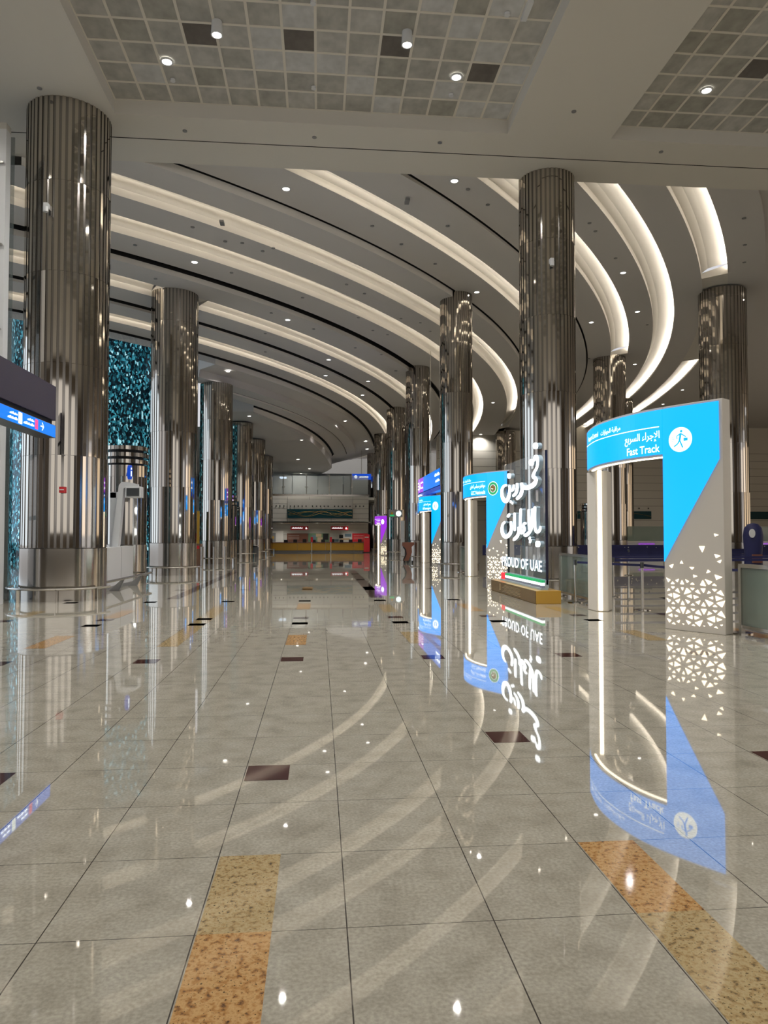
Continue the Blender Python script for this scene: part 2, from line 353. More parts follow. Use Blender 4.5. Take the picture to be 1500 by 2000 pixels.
def flat_s(ka, kb, z, off=.22, **k):            # a flat that starts behind a slit
    mb = MB(); strip(mb, lambda p: pt(ka,p,z,-off), lambda p: pt(kb,p,z), k.get('p0',-.62), k.get('p1',.95))
    return struct(clip(mb.build('ceiling', 'plaster')))
# outermost: wide flat beyond the last cove, with a soft step
mb = MB(); strip(mb, lambda p: pt(112,p,13.0), lambda p: pt(78.95,p,12.95)); strip(mb, lambda p: pt(78.95,p,12.95), lambda p: pt(78.95,p,12.75)); struct(clip(mb.build('ceiling','plaster')))
flat(78.95, 'Zo', 12.75)
cove('Zo','Zl',12.75,12.65,[(.055,.26)],'warm light strip in the outermost curved ceiling cove, far right')
flat('Zl','Yo',12.65)
cove('Yo','Yl',12.65,12.6,[],'warm light strip in the long unbroken cove left of the outermost cove')
flat('Yl','Xo',12.6)
cove('Xo','Xl',12.6,12.5,[(.215,.34)],'warm light strip in the broad cove that ends over the column beside the fast track arch')
flat('Xl','W',12.5)
slit('W',12.5,12.4,.10)
flat_s('W','Vo',12.4,.10)
cove('Vo','Vl',12.4,12.35,[(.25,.62)],'warm light strip in the cove passing just behind the near right column')
flat('Vl','U',12.35)
slit('U',12.35,12.1,.12)
flat_s('U','To',12.1,.12)
cove('To','Tl',12.1,11.85,[(.585,.63)],'warm light strip in the cove curling round to the right of the second right-hand column')
flat('Tl','So',11.85)
cove('So','Sl',11.85,11.6,[],'warm light strip in the cove next inside, bending round behind the second right-hand column')
flat('Sl','R',11.6)
slit('R',11.6,11.35,.30)
flat_s('R','Qo',11.35,.30)
cove('Qo','Ql',11.35,11.15,[(-.155,-.12)],'warm light strip in the cove that starts beside the second left-hand column')
flat('Ql','P',11.15)
slit('P',11.15,11.0,.22)
flat_s('P','Oo',11.0,.22)
cove('Oo','Ol',11.0,10.85,[],'warm light strip in the innermost lit cove over the far hall')
flat('Ol','N',10.85)
slit('N',10.85,10.5,.22)
mb = MB(); strip(mb, lambda p: pt('N',p,10.5,-.22), lambda p: pt('M',p,10.35), -.02)
strip(mb, lambda p: pt('M',p,10.35), lambda p: pt('M',p,9.95,-.05), -.02); strip(mb, lambda p: pt('M',p,9.95,-.05), lambda p: pt('M2',p,9.9), -.02)
mb.add([pt('N',-.02,10.5,-.22), pt('M',-.02,10.35), pt('M',-.02,9.95,-.05), pt('M2',-.02,9.9), pt('M2',-.02,14.5), pt('N',-.02,14.5,-.22)], [(0,1,2,3,4,5)])
struct(clip(mb.build('ceiling', 'plaster')))
slit('M2',9.9,9.8,.06,.05)
flat_s('M2','K',9.8,.06,p0=.05)
slit('K',9.8,9.35,.22,.13)
zf = lambda y: 9.35-.045*(min(y,70)-49)
mb = MB(); strip(mb, lambda q: pt('K',q,9.36,-.22), lambda q: (pt('K',q,0,-.22)[0], pt('K',q,0,-.22)[1], zf(pt('K',q,0,-.22)[1])), .13, .9); struct(mb.build('ceiling','plaster'))
# inner flat ceiling over the far hall, sloping a little down and away
mb = MB(); ph = [.13+i*.0125 for i in range(60)]
cols = [pt('K',p,0,-.22) for p in ph]; cols = [c for c in cols if c[1] < 82]
zf = lambda y: 9.35-.045*(min(y,70)-49)
vs = []; 
for c in cols: xl = -7.2 if c[1] < 51.6 else -30; vs += [(c[0],c[1],zf(c[1])), (-6.2,c[1],zf(c[1])), (xl,c[1],zf(c[1]))]
mb.add(vs, [(3*i+j,3*i+3+j,3*i+4+j,3*i+1+j) for i in range(len(cols)-1) for j in (0,1)])
y0 = cols[0][1]; mb.add([(cols[0][0],y0,zf(y0)),(-7.2,y0,zf(y0)),(-7.2,y0,14.5),(cols[0][0],y0,14.5)], [(0,1,2,3)])
struct(mb.build('ceiling', 'plaster'))
# atrium roof and walls on the left
struct(MB().box(-34,2,20.4,60,14.5,14.7).build('ceiling', 'grey_wall'))
mb = MB(); strip(mb, lambda p: pt('N',p,10.5,-.22), lambda p: pt('N',p,14.5,-.22), -.62, -.02); struct(clip(mb.build('ceiling','plaster')))
struct(MB().box(-30.4,-30,46,104,0,14.6).build('wall_left', 'grey_wall'))

# ---- near ceiling: plaster beams with two coffers of square panels
ZN = 12.1; ZC = 12.47
xs = [-34,-15,-15,-5.12,4.9,7.7,17.7,62]
mb = MB()
def slab(x0,x1,y0,y1): mb.add([(x0,y0,ZN),(x1,y0,ZN),(x1,y1,ZN),(x0,y1,ZN)], [(0,1,2,3)])
YB = 18.12; YF = 4.2
slab(-34,-5.12,-10,19.2); slab(4.9,7.7,-10,19.2); slab(17.7,62,-10,19.2)
slab(-5.12,4.9,YB,19.2); slab(7.7,17.7,YB,19.2); slab(-5.12,4.9,-10,YF); slab(7.7,17.7,-10,YF)
mb.add([(-34,19.24,ZN),(62,19.24,ZN),(62,YCUT,ZN),(-34,YCUT,ZN),(-34,YCUT,14.6),(62,YCUT,14.6)], [(0,1,2,3),(3,2,5,4)])
mb.add([(-34,19.2,ZN),(62,19.2,ZN),(62,19.2,ZN+.1),(-34,19.2,ZN+.1),(-34,19.24,ZN),(62,19.24,ZN),(62,19.24,ZN+.1),(-34,19.24,ZN+.1)], [(0,1,2,3),(4,5,6,7),(3,2,6,7)], 1)
for x0, x1 in ((-5.12,4.9),(7.7,17.7)):
    mb.add([(x0,YF,ZN),(x1,YF,ZN),(x1,YB,ZN),(x0,YB,ZN),(x0,YF,ZC),(x1,YF,ZC),(x1,YB,ZC),(x0,YB,ZC)], [(0,1,5,4),(1,2,6,5),(2,3,7,6),(3,0,4,7)])
struct(mb.build('ceiling', ['plaster_near','slit']))
for ci, (x0, x1) in enumerate(((-5.12,4.9),(7.7,17.7))):
    nx = 14; px = (x1-x0)/nx; py = px*1.02; ny = int((YB-YF)/py)
    mb = MB(); dark = {(3,3),(6,3),(9,3),(12,2)} if ci == 0 else {(3,3)}
    for i in range(nx):
        for j in range(ny):
            a = x0+i*px; b_ = YB-(j+1)*py; g = .03
            q = random.random(); mi = 0 if q < .42 else 1 if q < .68 else 2 if q < .86 else 3
            if (i,j) in dark: mi = 4
            if ci and mi == 3: mi = 2
            mb.add([(a+g,b_+g,ZC),(a+px-g,b_+g,ZC),(a+px-g,b_+py-g,ZC),(a+g,b_+py-g,ZC)], [(0,1,2,3)], mi)
    mb.add([(x0,YB-ny*py,ZC+.03),(x1,YB-ny*py,ZC+.03),(x1,YB,ZC+.03),(x0,YB,ZC+.03)], [(0,1,2,3)], 5)
    for i in range(nx+1): mb.box(x0+i*px-.03, x0+i*px+.03, YF, YB, ZC-.012, ZC+.03, 5)
    for j in range(ny+1): mb.box(x0, x1, YB-j*py-.03, YB-j*py+.03, ZC-.010, ZC+.03, 5)
    struct(mb.build('ceiling', ['p1','p2','p3','p4','p5','grid']))

struct(MB().box(-34,62,-10.3,-10,0,14.6).build('wall_behind', 'wall_brown'))
# ---------------------------------------------------------------- columns
def shaft(mb, x, y, r, z0, z1, n, seg=2.2, first=1.26):
    zs = [z0]; z = first if first > z0 else z0+seg
    while z < z1-.3:
        if z > z0+.01: zs.append(z)
        z += seg
    zs.append(z1)
    for a, b_ in zip(zs, zs[1:]):
        a2 = a+.006; ph = random.uniform(0, .02)
        vs = []; fs = []; mi = []
        lo = []
        for i in range(n):
            t0 = 2*pi*i/n+ph; d = 2*pi/n; j1 = random.gauss(0,.0028); j2 = random.gauss(0,.0028); j3 = random.gauss(0,.002)
            for t, rad in ((t0,r+j1),(t0+.56*d,r+j2),(t0+.56*d,r-.018),(t0+d,r-.018+j3)):
                lo.append((x+rad*cos(t), y+rad*sin(t)))
        k = len(lo); vs = [(p[0],p[1],a2) for p in lo]+[(p[0],p[1],b_) for p in lo]
        for i in range(k):
            mb.add([], [], 0); fs.append((i,(i+1)%k,(i+1)%k+k,i+k))
        o = len(mb.v); mb.v += vs; mb.f += [tuple(q+o for q in f) for f in fs]; mb.m += [0 if i % 4 == 0 else (1 if i % 4 == 2 else 1) for i in range(k)]
        mb.cyl(x, y, a, a2, r-.02, 48, 1, cap=False)
def rail_arc(x, y, r, a0, a1, z=.31):
    return [(x+r*cos(radians(a0+(a1-a0)*i/30)), y+r*sin(radians(a0+(a1-a0)*i/30)), z) for i in range(31)]
def column(x, y, r, top, label, n=44, rail=None, camdot=False):
    t = thing('mirrored_column', (x,y,0), label, 'column', 'mirror-clad columns of the hall')
    mb = MB(); shaft(mb, x, y, r, 1.26, top, n); mb.build('shaft', ['steel','steel_dark'], t)
    b_ = MB(); b_.lathe(x, y, [(r+.012,0),(r+.012,1.245),(r-.01,1.26)], 72); b_.build('base_drum', 'brushed', t, smooth=True)
    if camdot:
        if x < 0:
            t3 = thing('alarm_box', (-6.0,17.4,2.6), 'small red alarm box on the nearest left column', 'alarm'); MB().box(-6.06,-5.94,17.36,17.50,2.56,2.70).build('red_case', 'red', t3); MB().box(-6.05,-5.95,17.355,17.36,2.62,2.64).build('white_stripe', 'white', t3)
        c = MB(); c.box(x-.2, x-.1, y-r-.14, y-r+.02, 9.3, 9.42); c.cyl(x-.15, y-r-.12, 9.2, 9.32, .06, 12); c.build('security_camera', 'white', t)
    if rail:
        a0, a1, rl = rail
        t2 = thing('bumper_rail', (x,y-r-.2,0), rl, 'rail', 'low steel bumper rails round the columns')
        R = r+.27; mm = MB(); mm.tube(rail_arc(x,y,R,a0,a1), .028, 8); mm.build('rail_tube', 'rail', t2, smooth=True)
        n_ = max(3, int(abs(a1-a0)/45)+1)
        for i in range(n_):
            a = radians(a0+(a1-a0)*(i+.5)/n_); q = MB()
            q.box(x+R*cos(a)-.05, x+R*cos(a)+.05, y+R*sin(a)-.012, y+R*sin(a)+.012, 0, .29, rot=a); q.build('bracket', 'brushed', t2)
    return t
LEFT = [(-6.30,18.45,.985,12.1),(-5.87,29.6,.927,11.35),(-5.69,40.3,.884,9.9),(-5.42,50.0,.86,9.25),(-5.05,56.5,.85,8.95),(-4.96,65.0,.82,8.6)]
ln = ['nearest left', 'second left', 'third left', 'fourth left', 'fifth left', 'sixth left']
ll = ['tall mirrored column nearest the camera on the left, behind the blue hanging sign',
      'mirrored fluted column on the left just past the white information stand',
      'mirrored column on the left behind three steel bollards',
      'mirrored column on the left standing fourth in its row, beyond the bollards',
      'mirrored column on the left, fifth in its row, beside a dark grey bin',
      'farthest mirrored column of the left row, beside the yellow counter']
rl = ['steel bumper rail round the nearest left column', 'steel bumper rail round the column past the white information stand',
      'steel bumper rail behind the three bollards', 'steel bumper rail round the fourth column of the left row',
      'steel bumper rail round the column by the dark grey bin', 'steel bumper rail round the farthest left column by the yellow counter']
for i, (x,y,r,t) in enumerate(LEFT):
    column(x, y, r, t, ll[i], 44 if i < 3 else 30, (-170,-8,rl[i]) if i else (-185,-15,rl[i]), i == 0)
RIGHT = [(6.71,20.5,.81,12.5),(6.13,31.6,.72,12.35),(5.87,42.4,.704,11.6),(5.76,53.6,.70,11.15),(5.74,65.5,.70,10.85),(5.82,76.5,.70,10.3)]
lr = ['tall dark mirrored column behind the gold plinth with the lit lettering',
      'mirrored column between the round-emblem arch and the third blue arch',
      'mirrored column on the right just beyond the third blue arch',
      'mirrored column on the right behind the brown lectern',
      'mirrored column on the right, second from the far end of its row',
      'farthest mirrored column of the right row, by the white balcony wall']
rr_ = ['steel bumper rail round the column behind the gold plinth', 'steel bumper rail at the column between the two blue arches',
       'steel bumper rail beyond the third blue arch', 'steel bumper rail behind the brown lectern', 'steel bumper rail of the last but one right column', '']
for i, (x,y,r,t) in enumerate(RIGHT):
    column(x, y, r, t, lr[i], 40 if i < 3 else 28, (-175,-10,rr_[i]) if i < 5 else None, i == 0)
for (x,y,r,t,l) in [(18.37,31.0,1.01,12.68,'mirrored column at the far right, behind the fast track arch top'),
                    (17.94,42.8,.967,12.55,'mirrored column rising above the middle of the fast track arch header'),
                    (18.3,57,.95,12.45,'mirrored column behind the near right column, seen only at its edge'),
                    (18.81,71,1.0,12.0,'mirrored column seen between the second right column and the near right column'),
                    (18.2,81,.95,11.7,'farthest mirrored column of the outer row, seen small beside the second right column'),
                    (24.6,56.5,.95,12.65,'mirrored column seen under the fast track arch header'),
                    (28.6,76,.95,12.7,'distant mirrored column just right of the near right column')]:
    column(x, y, r, t, l, 40)
def banded(x, y, r, top, label):
    t = thing('short_column', (x,y,0), label, 'column', 'short banded ventilation columns')
    mb = MB(); shaft(mb, x, y, r, 1.26, top-.62, 28); mb.build('shaft', ['steel','steel_dark'], t)
    MB().lathe(x, y, [(r+.012,0),(r+.012,1.25),(r-.01,1.26)], 48).build('base_drum', 'brushed', t, smooth=True)
    c = MB(); c.cyl(x, y, top-.64, top-.06, r-.12, 32); c.build('dark_core', 'black', t)
    for k in range(3):
        z = top-.56+k*.22; q = MB(); shaft(q, x, y, r+.03, z, z+.13, 28, first=0); q.cyl(x,y,z,z+.004,r,32,1); q.cyl(x,y,z+.126,z+.13,r,32,1); q.build('vent_band', ['steel','steel_dark'], t)
banded(-6.35, 24.3, .66, 4.45, 'short mirrored column with three black slots, behind the white information stand')
banded(-5.75, 45.2, .66, 4.0, 'short banded column beyond the third left column')
banded(20.9, 54, .66, 4.0, 'short banded column with black slots seen right of the near right column')

# ---------------------------------------------------------------- teal glass tower
tw = MB(); n = 48; tx, ty, tr = -12.9, 45.0, 5.3
o_ = MB(); o_.cyl(tx, ty, 0, 14.4, tr, n, cap=False); tower = o_.build('glass_tower', 'mosaic', loc=(tx,ty,0))
uv = tower.data.uv_layers.new(name='UVMap')
for p in tower.data.polygons:
    an = [atan2(tower.data.vertices[v].co.y, tower.data.vertices[v].co.x)/(2*pi) % 1 for v in p.vertices]
    if max(an)-min(an) > .5: an = [a+1 if a < .5 else a for a in an]
    for li, v, a in zip(p.loop_indices, p.vertices, an): uv.data[li].uv = (a, tower.data.vertices[v].co.z/14.4)
tag(tower, 'glittering dark teal glass tower between the two nearest left columns', 'tower')
# ================================================================= CURVED ARCHES (checkpoint portals)
def resample(P, n):
    Q = []
    for i in range(len(P)-1):
        p0 = P[i-1] if i else (2*P[0][0]-P[1][0], 2*P[0][1]-P[1][1]); p1, p2 = P[i], P[i+1]
        p3 = P[i+2] if i+2 < len(P) else (2*P[-1][0]-P[-2][0], 2*P[-1][1]-P[-2][1])
        for k in range(12):
            t = k/12; Q.append(tuple(.5*((2*b_)+(-a+c)*t+(2*a-5*b_+4*c-d)*t*t+(-a+3*b_-3*c+d)*t**3) for a,b_,c,d in zip(p0,p1,p2,p3)))
    Q.append(P[-1]); return Q
class Arc:
    def __init__(s, P):
        s.Q = resample(P, 12); s.S = [0]
        for a, b_ in zip(s.Q, s.Q[1:]): s.S.append(s.S[-1]+hypot(b_[0]-a[0], b_[1]-a[1]))
        s.len = s.S[-1]
    def at(s, u, off=0):
        Q, S = s.Q, s.S; i = 0
        if u <= 0: i = 0
        elif u >= s.len: i = len(S)-2
        else:
            while S[i+1] < u: i += 1
        t = (u-S[i])/(S[i+1]-S[i]); a, b_ = Q[i], Q[i+1]
        def tn(j):
            j0, j1 = max(0,j-1), min(len(Q)-1,j+1); dx, dy = Q[j1][0]-Q[j0][0], Q[j1][1]-Q[j0][1]; d = hypot(dx,dy); return dx/d, dy/d
        ta, tb = tn(i), tn(i+1); tt = max(0,min(1,t)); dx = ta[0]*(1-tt)+tb[0]*tt; dy = ta[1]*(1-tt)+tb[1]*tt; d = hypot(dx,dy); dx /= d; dy /= d
        return (a[0]+(b_[0]-a[0])*t-dy*off, a[1]+(b_[1]-a[1])*t+dx*off)
def wall_on(mb, A, s0, s1, zlo, zhi, off0, off1, mi=0, n=16):
    """curved solid between offsets; zlo, zhi are functions of s"""
    ss = [s0+(s1-s0)*i/n for i in range(n+1)]; vs = []
    for s in ss:
        a = A.at(s, off1); b_ = A.at(s, off0)
        vs += [(a[0],a[1],zlo(s)), (a[0],a[1],zhi(s)), (b_[0],b_[1],zhi(s)), (b_[0],b_[1],zlo(s))]
    fs = [(4*i+j, 4*i+4+j, 4*i+4+(j+1)%4, 4*i+(j+1)%4) for i in range(n) for j in range(4)]
    fs += [(3,2,1,0), tuple(4*n+j for j in range(4))]
    mb.add(vs, fs, mi)
def bend_text(mb, A, body, s_right, z, h, wid, off, mi=0, bold=.012):
    v, f, w_ = text_mesh(body, h, wid, bold); vs = []
    for x, y in v:
        p = A.at(s_right+(w_-x), off); vs.append((p[0],p[1],z+y))
    mb.add(vs, f, mi)
def disc_on(mb, A, s, z, r, off, mi=0, n=32, r0=0):
    if r0:
        vs = []; 
        for R in (r, r0):
            for i in range(n): p = A.at(s-R*cos(2*pi*i/n), off); vs.append((p[0],p[1],z+R*sin(2*pi*i/n)))
        mb.add(vs, [(i,(i+1)%n,n+(i+1)%n,n+i) for i in range(n)], mi); return
    vs = []
    for i in range(n): p = A.at(s-r*cos(2*pi*i/n), off); vs.append((p[0],p[1],z+r*sin(2*pi*i/n)))
    mb.add(vs, [tuple(range(n))], mi)
def poly_on(mb, A, pts, off, mi=0):
    vs = [(*A.at(s, off), z) for s, z in pts]; mb.add(vs, [tuple(range(len(vs)))], mi)
def stroke_on(mb, A, a, b_, w_, off, mi=0):
    dx, dz = b_[0]-a[0], b_[1]-a[1]; d = hypot(dx,dz); nx, nz = -dz/d*w_/2, dx/d*w_/2
    poly_on(mb, A, [(a[0]+nx,a[1]+nz),(b_[0]+nx,b_[1]+nz),(b_[0]-nx,b_[1]-nz),(a[0]-nx,a[1]-nz)], off, mi)
BASE = [(6.35,10.75),(5.80,11.61),(5.50,12.38),(5.40,13.38),(5.56,14.36),(5.72,14.78)]
CUT = '''103,886 190,930 147,975|198,1005 235,962 275,1010|293,938 362,912 332,975|420,935 460,1018 388,1012|484,922 555,958 520,990|578,1022 618,985 660,1028|
1028,38 1112,66 1042,92|752,284 858,284 812,402|1028,436 1136,472 1058,514|1076,580 1154,548 1130,612|170,655 258,627 224,706|418,560 450,620 386,612|566,684 656,690 618,735|
908,740 956,780 880,806|638,834 714,864 644,888|1028,836 1164,886 1058,936|
812,940 866,1056 762,1034|850,922 982,976 918,1032|980,1040 1018,1008 1060,1056|120,1145 150,1092 186,1128|200,1056 276,1064 240,1104|336,1094 374,1182 284,1138|398,1078 452,1080 430,1140|
510,1086 592,1168 456,1210|578,1086 658,1094 620,1134|718,1122 764,1210 668,1162|770,1100 858,1104 824,1190|888,1206 915,1150 956,1184|978,1114 1068,1124 1022,1164|1132,1142 1190,1252 1060,1192|
132,1218 212,1190 216,1256|246,1182 382,1238 258,1288|508,1246 598,1218 602,1290|638,1228 736,1268 650,1298|918,1280 990,1260 994,1314|1038,1246 1166,1300 1050,1342|
106,1276 192,1320 152,1362|208,1388 240,1352 278,1398|288,1328 378,1296 344,1380|426,1332 466,1414 394,1406|478,1308 572,1352 530,1394|584,1418 624,1388 662,1430|674,1362 762,1332 732,1410|820,1370 858,1450 780,1436|
848,1316 1000,1386 920,1450|1054,1386 1208,1344 1152,1472|986,1454 1024,1418 1068,1466|
140,1446 216,1528 90,1570|208,1448 284,1462 244,1496|342,1488 380,1570 290,1526|374,1452 488,1456 436,1586|522,1506 576,1556 486,1588|584,1486 664,1500 628,1536|724,1514 782,1624 664,1574|770,1496 876,1504 826,1606|
886,1620 912,1548 972,1588|984,1524 1068,1536 1030,1572|1138,1542 1208,1676 1064,1608|138,1606 216,1580 220,1648|270,1602 340,1628 290,1648|512,1644 606,1616 610,1692|648,1628 744,1670 656,1698|876,1684 1020,1640 1018,1760|1052,1668 1152,1712 1062,1742|
112,1666 200,1710 158,1748|210,1772 245,1746 286,1788|306,1726 374,1704 350,1760|420,1770 456,1780 438,1798|486,1706 582,1752 536,1794|598,1808 630,1790 666,1826|656,1758 800,1714 744,1836|810,1818 846,1826 828,1838|886,1752 980,1796 936,1832|1002,1856 1040,1838 1076,1878|1114,1808 1162,1806 1140,1836'''
def cuts():
    out = []
    for t in CUT.replace('\n','').split('|'):
        tri = []
        for q in t.split():
            x, y = map(float, q.split(',')); px = 1290+x*.105; py = 1040+y*.105
            s = 1.03*(1-(px-1297)/120.0); D = 10.75+.86*s; D = 10.75+(11.61-10.75)*max(0,min(1,s/1.02))
            tri.append((s, 1.57-(py-1045)*D/1400*(1.0)))
        out.append(tri)
    return out
CT = cuts()
def arch(dx, dy, k, label, face, small, arab, latin, icon, sz=1.0, zk=1.0):
    P = [((x-5.7)*k+5.7+dx, (y-10.75)*k+10.75+dy) for x, y in BASE]; A = Arc(P); L = A.len
    T = 3.72*zk; B = 2.93*zk; W = 1.03*k
    t = thing('checkpoint_arch', (A.at(L/2)[0], A.at(L/2)[1], 0), label, 'arch', 'curved illuminated arches along the right')
    mb = MB(); wall_on(mb, A, 0, W, lambda s: 0, lambda s: T+.02, -.24*k, 0); mb.build('side_panel', 'portal', t, bevel=.01)
    mb = MB(); wall_on(mb, A, W, L, lambda s: B-.03, lambda s: T+.02, -.24*k, 0, n=28); mb.build('header', 'portal', t)
    # lit face: header band plus the wedge on the panel
    mb = MB(); wall_on(mb, A, W+.004, L-.02, lambda s: B+.01, lambda s: T-.02, 0, .016, n=28)
    s0, zc, ze = .06*k, 2.78*zk, 1.12*zk
    wall_on(mb, A, s0, W-.004, lambda s: zc+(ze-zc)*(s-s0)/(W-s0), lambda s: T-.02, 0, .016, n=16)
    f = mb.build('lit_face', face, t)
    mb = MB()
    for tri in CT: poly_on(mb, A, [(s*k, .015+z*zk) for s, z in tri], .006)
    mb.build('cutout_pattern', 'cut', t)
    O = .020
    mb = MB()
    if small: 
        bend_text(mb, A, arabic(small[0]), W+.98*k, T-.24*zk, .085*zk, .74*k, O, bold=.012)
        bend_text(mb, A, small[1], W+1.86*k, T-.24*zk, .10*zk, .86*k, O, bold=.01)
    wall_on(mb, A, W+.06, L-.06, lambda s: T-.315*zk, lambda s: T-.30*zk, .016, .019, n=24)
    bend_text(mb, A, arabic(arab), W+.05*k, B+.29*zk, .125*zk, (.80 if len(arab) < 15 else 1.02)*k, O, bold=.014)
    bend_text(mb, A, latin, W+.05*k, B+.055*zk, .135*zk, (.74 if len(latin) < 11 else .92)*k, O, bold=.012)
    # tail of a further line where the header turns away
    stroke_on(mb, A, (L-.12,B+.3*zk), (L-.12,B+.45*zk), .03, O)
    mb.build('lettering', 'white_text', t)
    ic = MB(); cs, cz, cr = .70*k, 3.15*zk, .205*k
    if icon == 'walker':
        disc_on(ic, A, cs, cz, cr, O, 0)
        D_ = O+.002
        disc_on(ic, A, cs-.02, cz+.135, .022, D_, 1, 16)
        for a, b_, w_ in (((-.01,.105),(.01,-.01),.035),((.01,-.01),(-.045,-.14),.024),((.01,-.01),(.045,-.07),.024),((.045,-.07),(.11,-.11),.022),
                          ((-.01,.10),(.06,.06),.018),((.06,.06),(.055,.01),.016),((-.01,.10),(-.10,.035),.018),((-.06,.015),(-.12,.015),.006),((.10,.05),(.15,.05),.008),((.10,.02),(.15,.02),.008),((.10,-.01),(.15,-.01),.008)):
            stroke_on(ic, A, (cs+a[0]*k,cz+a[1]*k), (cs+b_[0]*k,cz+b_[1]*k), w_*k, D_, 1)
        poly_on(ic, A, [(cs-.06,cz+.02),(cs-.13,cz+.02),(cs-.13,cz-.03),(cs-.06,cz-.03)], D_, 1)
        ic.build('pictogram', ['white_text','blue_lit'], t)
    elif icon == 'emblem':
        disc_on(ic, A, cs, cz, cr*1.15, O, 0); disc_on(ic, A, cs, cz, cr*1.06, O+.002, 1); disc_on(ic, A, cs, cz, cr*.66, O+.004, 0); disc_on(ic, A, cs, cz, cr*.6, O+.006, 2)
        poly_on(ic, A, [(cs+.09,cz+.02),(cs+.02,cz+.08),(cs-.08,cz+.03),(cs-.05,cz-.06),(cs+.03,cz-.08)], O+.008, 3)
        stroke_on(ic, A, (cs+.07,cz+.0),(cs-.02,cz-.02), .02, O+.010, 0); stroke_on(ic, A, (cs+.05,cz-.05),(cs-.07,cz-.07), .02, O+.010, 1)
        ic.build('round_emblem', ['white_text','green','skin_tan','orange'], t)
    else:
        disc_on(ic, A, cs, cz, cr*1.1, O, 0)
        if icon == 'people':
            for q in (-.07, .07): disc_on(ic, A, cs+q*k, cz+.05, .032, O+.002, 1, 14); stroke_on(ic, A, (cs+q*k,cz+.01), (cs+q*k,cz-.09), .05, O+.002, 1)
            stroke_on(ic, A, (cs-.03,cz-.1), (cs+.03,cz-.1), .05, O+.002, 1)
        ic.build('pictogram', ['white_text','blue_lit'], t)
    # lamp line under the header, turning down the post
    mb = MB(); wall_on(mb, A, W+.03, L-.5*k, lambda s: B-.050, lambda s: B-.031, -.09, -.05, n=24); mb.build('header_light', 'led_sign', t)
    # post: clad box with a rounded head, standing at the far end
    e = A.at(L-.52*k, -.10); d_ = .27*k
    x0, y0 = e[0]-.005, e[1]
    mb = MB(); pts = [(x0+.05,y0+.08),(x0+.27,y0-.02),(x0+.52,y0+.38),(x0+.36,y0+.62),(x0+.04,y0+.52)]
    mb.prism(pts, 0, B-.03); pst = mb.build('post', 'portal_light', t, bevel=.02)
    mb = MB(); a, b_ = pts[0], pts[1]; ux, uy = (b_[0]-a[0]), (b_[1]-a[1]); l_ = hypot(ux,uy); ux /= l_; uy /= l_; nx, ny = uy, -ux
    c0, c1 = .05, .125
    v = [(a[0]+ux*c+nx*o, a[1]+uy*c+ny*o) for c, o in ((c0,0),(c1,0),(c1,.012),(c0,.012))]
    mb.prism(v, .02, B-.03); mb.build('post_light', 'led_sign', pst)
    pst2 = t.children[-1]
    return t
def fixsub(t):
    for c in t.children:
        for s in c.children: s.location = (0,0,0)
ft = arch(0, 0, 1, 'nearest bright blue arch reading Fast Track, with a walking figure on a white disc', 'blue_lit', ('مراقبة الجوازات','Passport Control'), 'الإجراء السريع', 'Fast Track', 'walker')
g2 = arch(-.08, 12.5, 1, 'bright blue arch reading GCC Nationals with a round green emblem, left of the tall lettering', 'blue_lit', ('مراقبة الجوازات','Passport Control'), 'مواطنو مجلس التعاون', 'GCC Nationals', 'emblem')
g3 = arch(.15, 26.0, 1, 'third bright blue arch, with figures on a white disc, beyond the second right column', 'blue_lit', ('مراقبة الجوازات','Passport Control'), 'جميع المسافرين', 'All Passengers', 'people', zk=.985)
g4 = arch(-1.05, 43.5, .84, 'small distant purple arch with a plain white disc', 'purple_lit', None, 'الإقامة', 'Residents', 'plain', zk=.82)
for g in (ft, g2, g3, g4): fixsub(g)

# ================================================================= TALL LETTERING SIGN ON A GOLD PLINTH
X0 = 5.2
t = thing('plinth', (5.2,18.1,0), 'low gold plinth with a bronze front under the tall lit lettering', 'plinth')
mb = MB(); mb.box(4.92,5.5,15.95,20.2,0,.30); b0 = mb.build('body', 'gold', t, bevel=.008)
mb = MB(); mb.box(4.905,4.92,15.97,20.18,.01,.295); mb.build('front_panel', 'gold_dark', t)
mb = MB()
for i in range(6): mb.box(4.898,4.905,17.2+.05*(i%2),18.9-.1*(i%3),.06+i*.034,.072+i*.034)
mb.box(4.898,4.905,19.1,19.2,.08,.25)
mb.build('inscription', 'bronze_text', t, )
t = thing('lettering_sign', (5.2,18.1,.30), 'tall white lit Arabic lettering over PROUD OF UAE and a flag bar', 'sign')
mb = MB(); mb.box(5.245,5.265,16.22,19.95,.42,3.55); mb.build('clear_panel', 'clear', t)
mb = MB(); mb.box(5.235,5.285,16.20,16.25,.42,3.55); mb.build('edge_post', 'navy_box', t)
mb = MB(); mb.box(5.235,5.285,19.55,19.62,.42,3.35); mb.build('edge_post', 'black', t)
PXS = .18
def onplane(cx, cy, X=5.2):
    px = 960+cx*PXS; py = 840+cy*PXS
    r = right*((px-750)/F)+up*(-(py-1000)/F)+fwd; k = X/r[0]; return (r[1]*k, 1.57+r[2]*k)
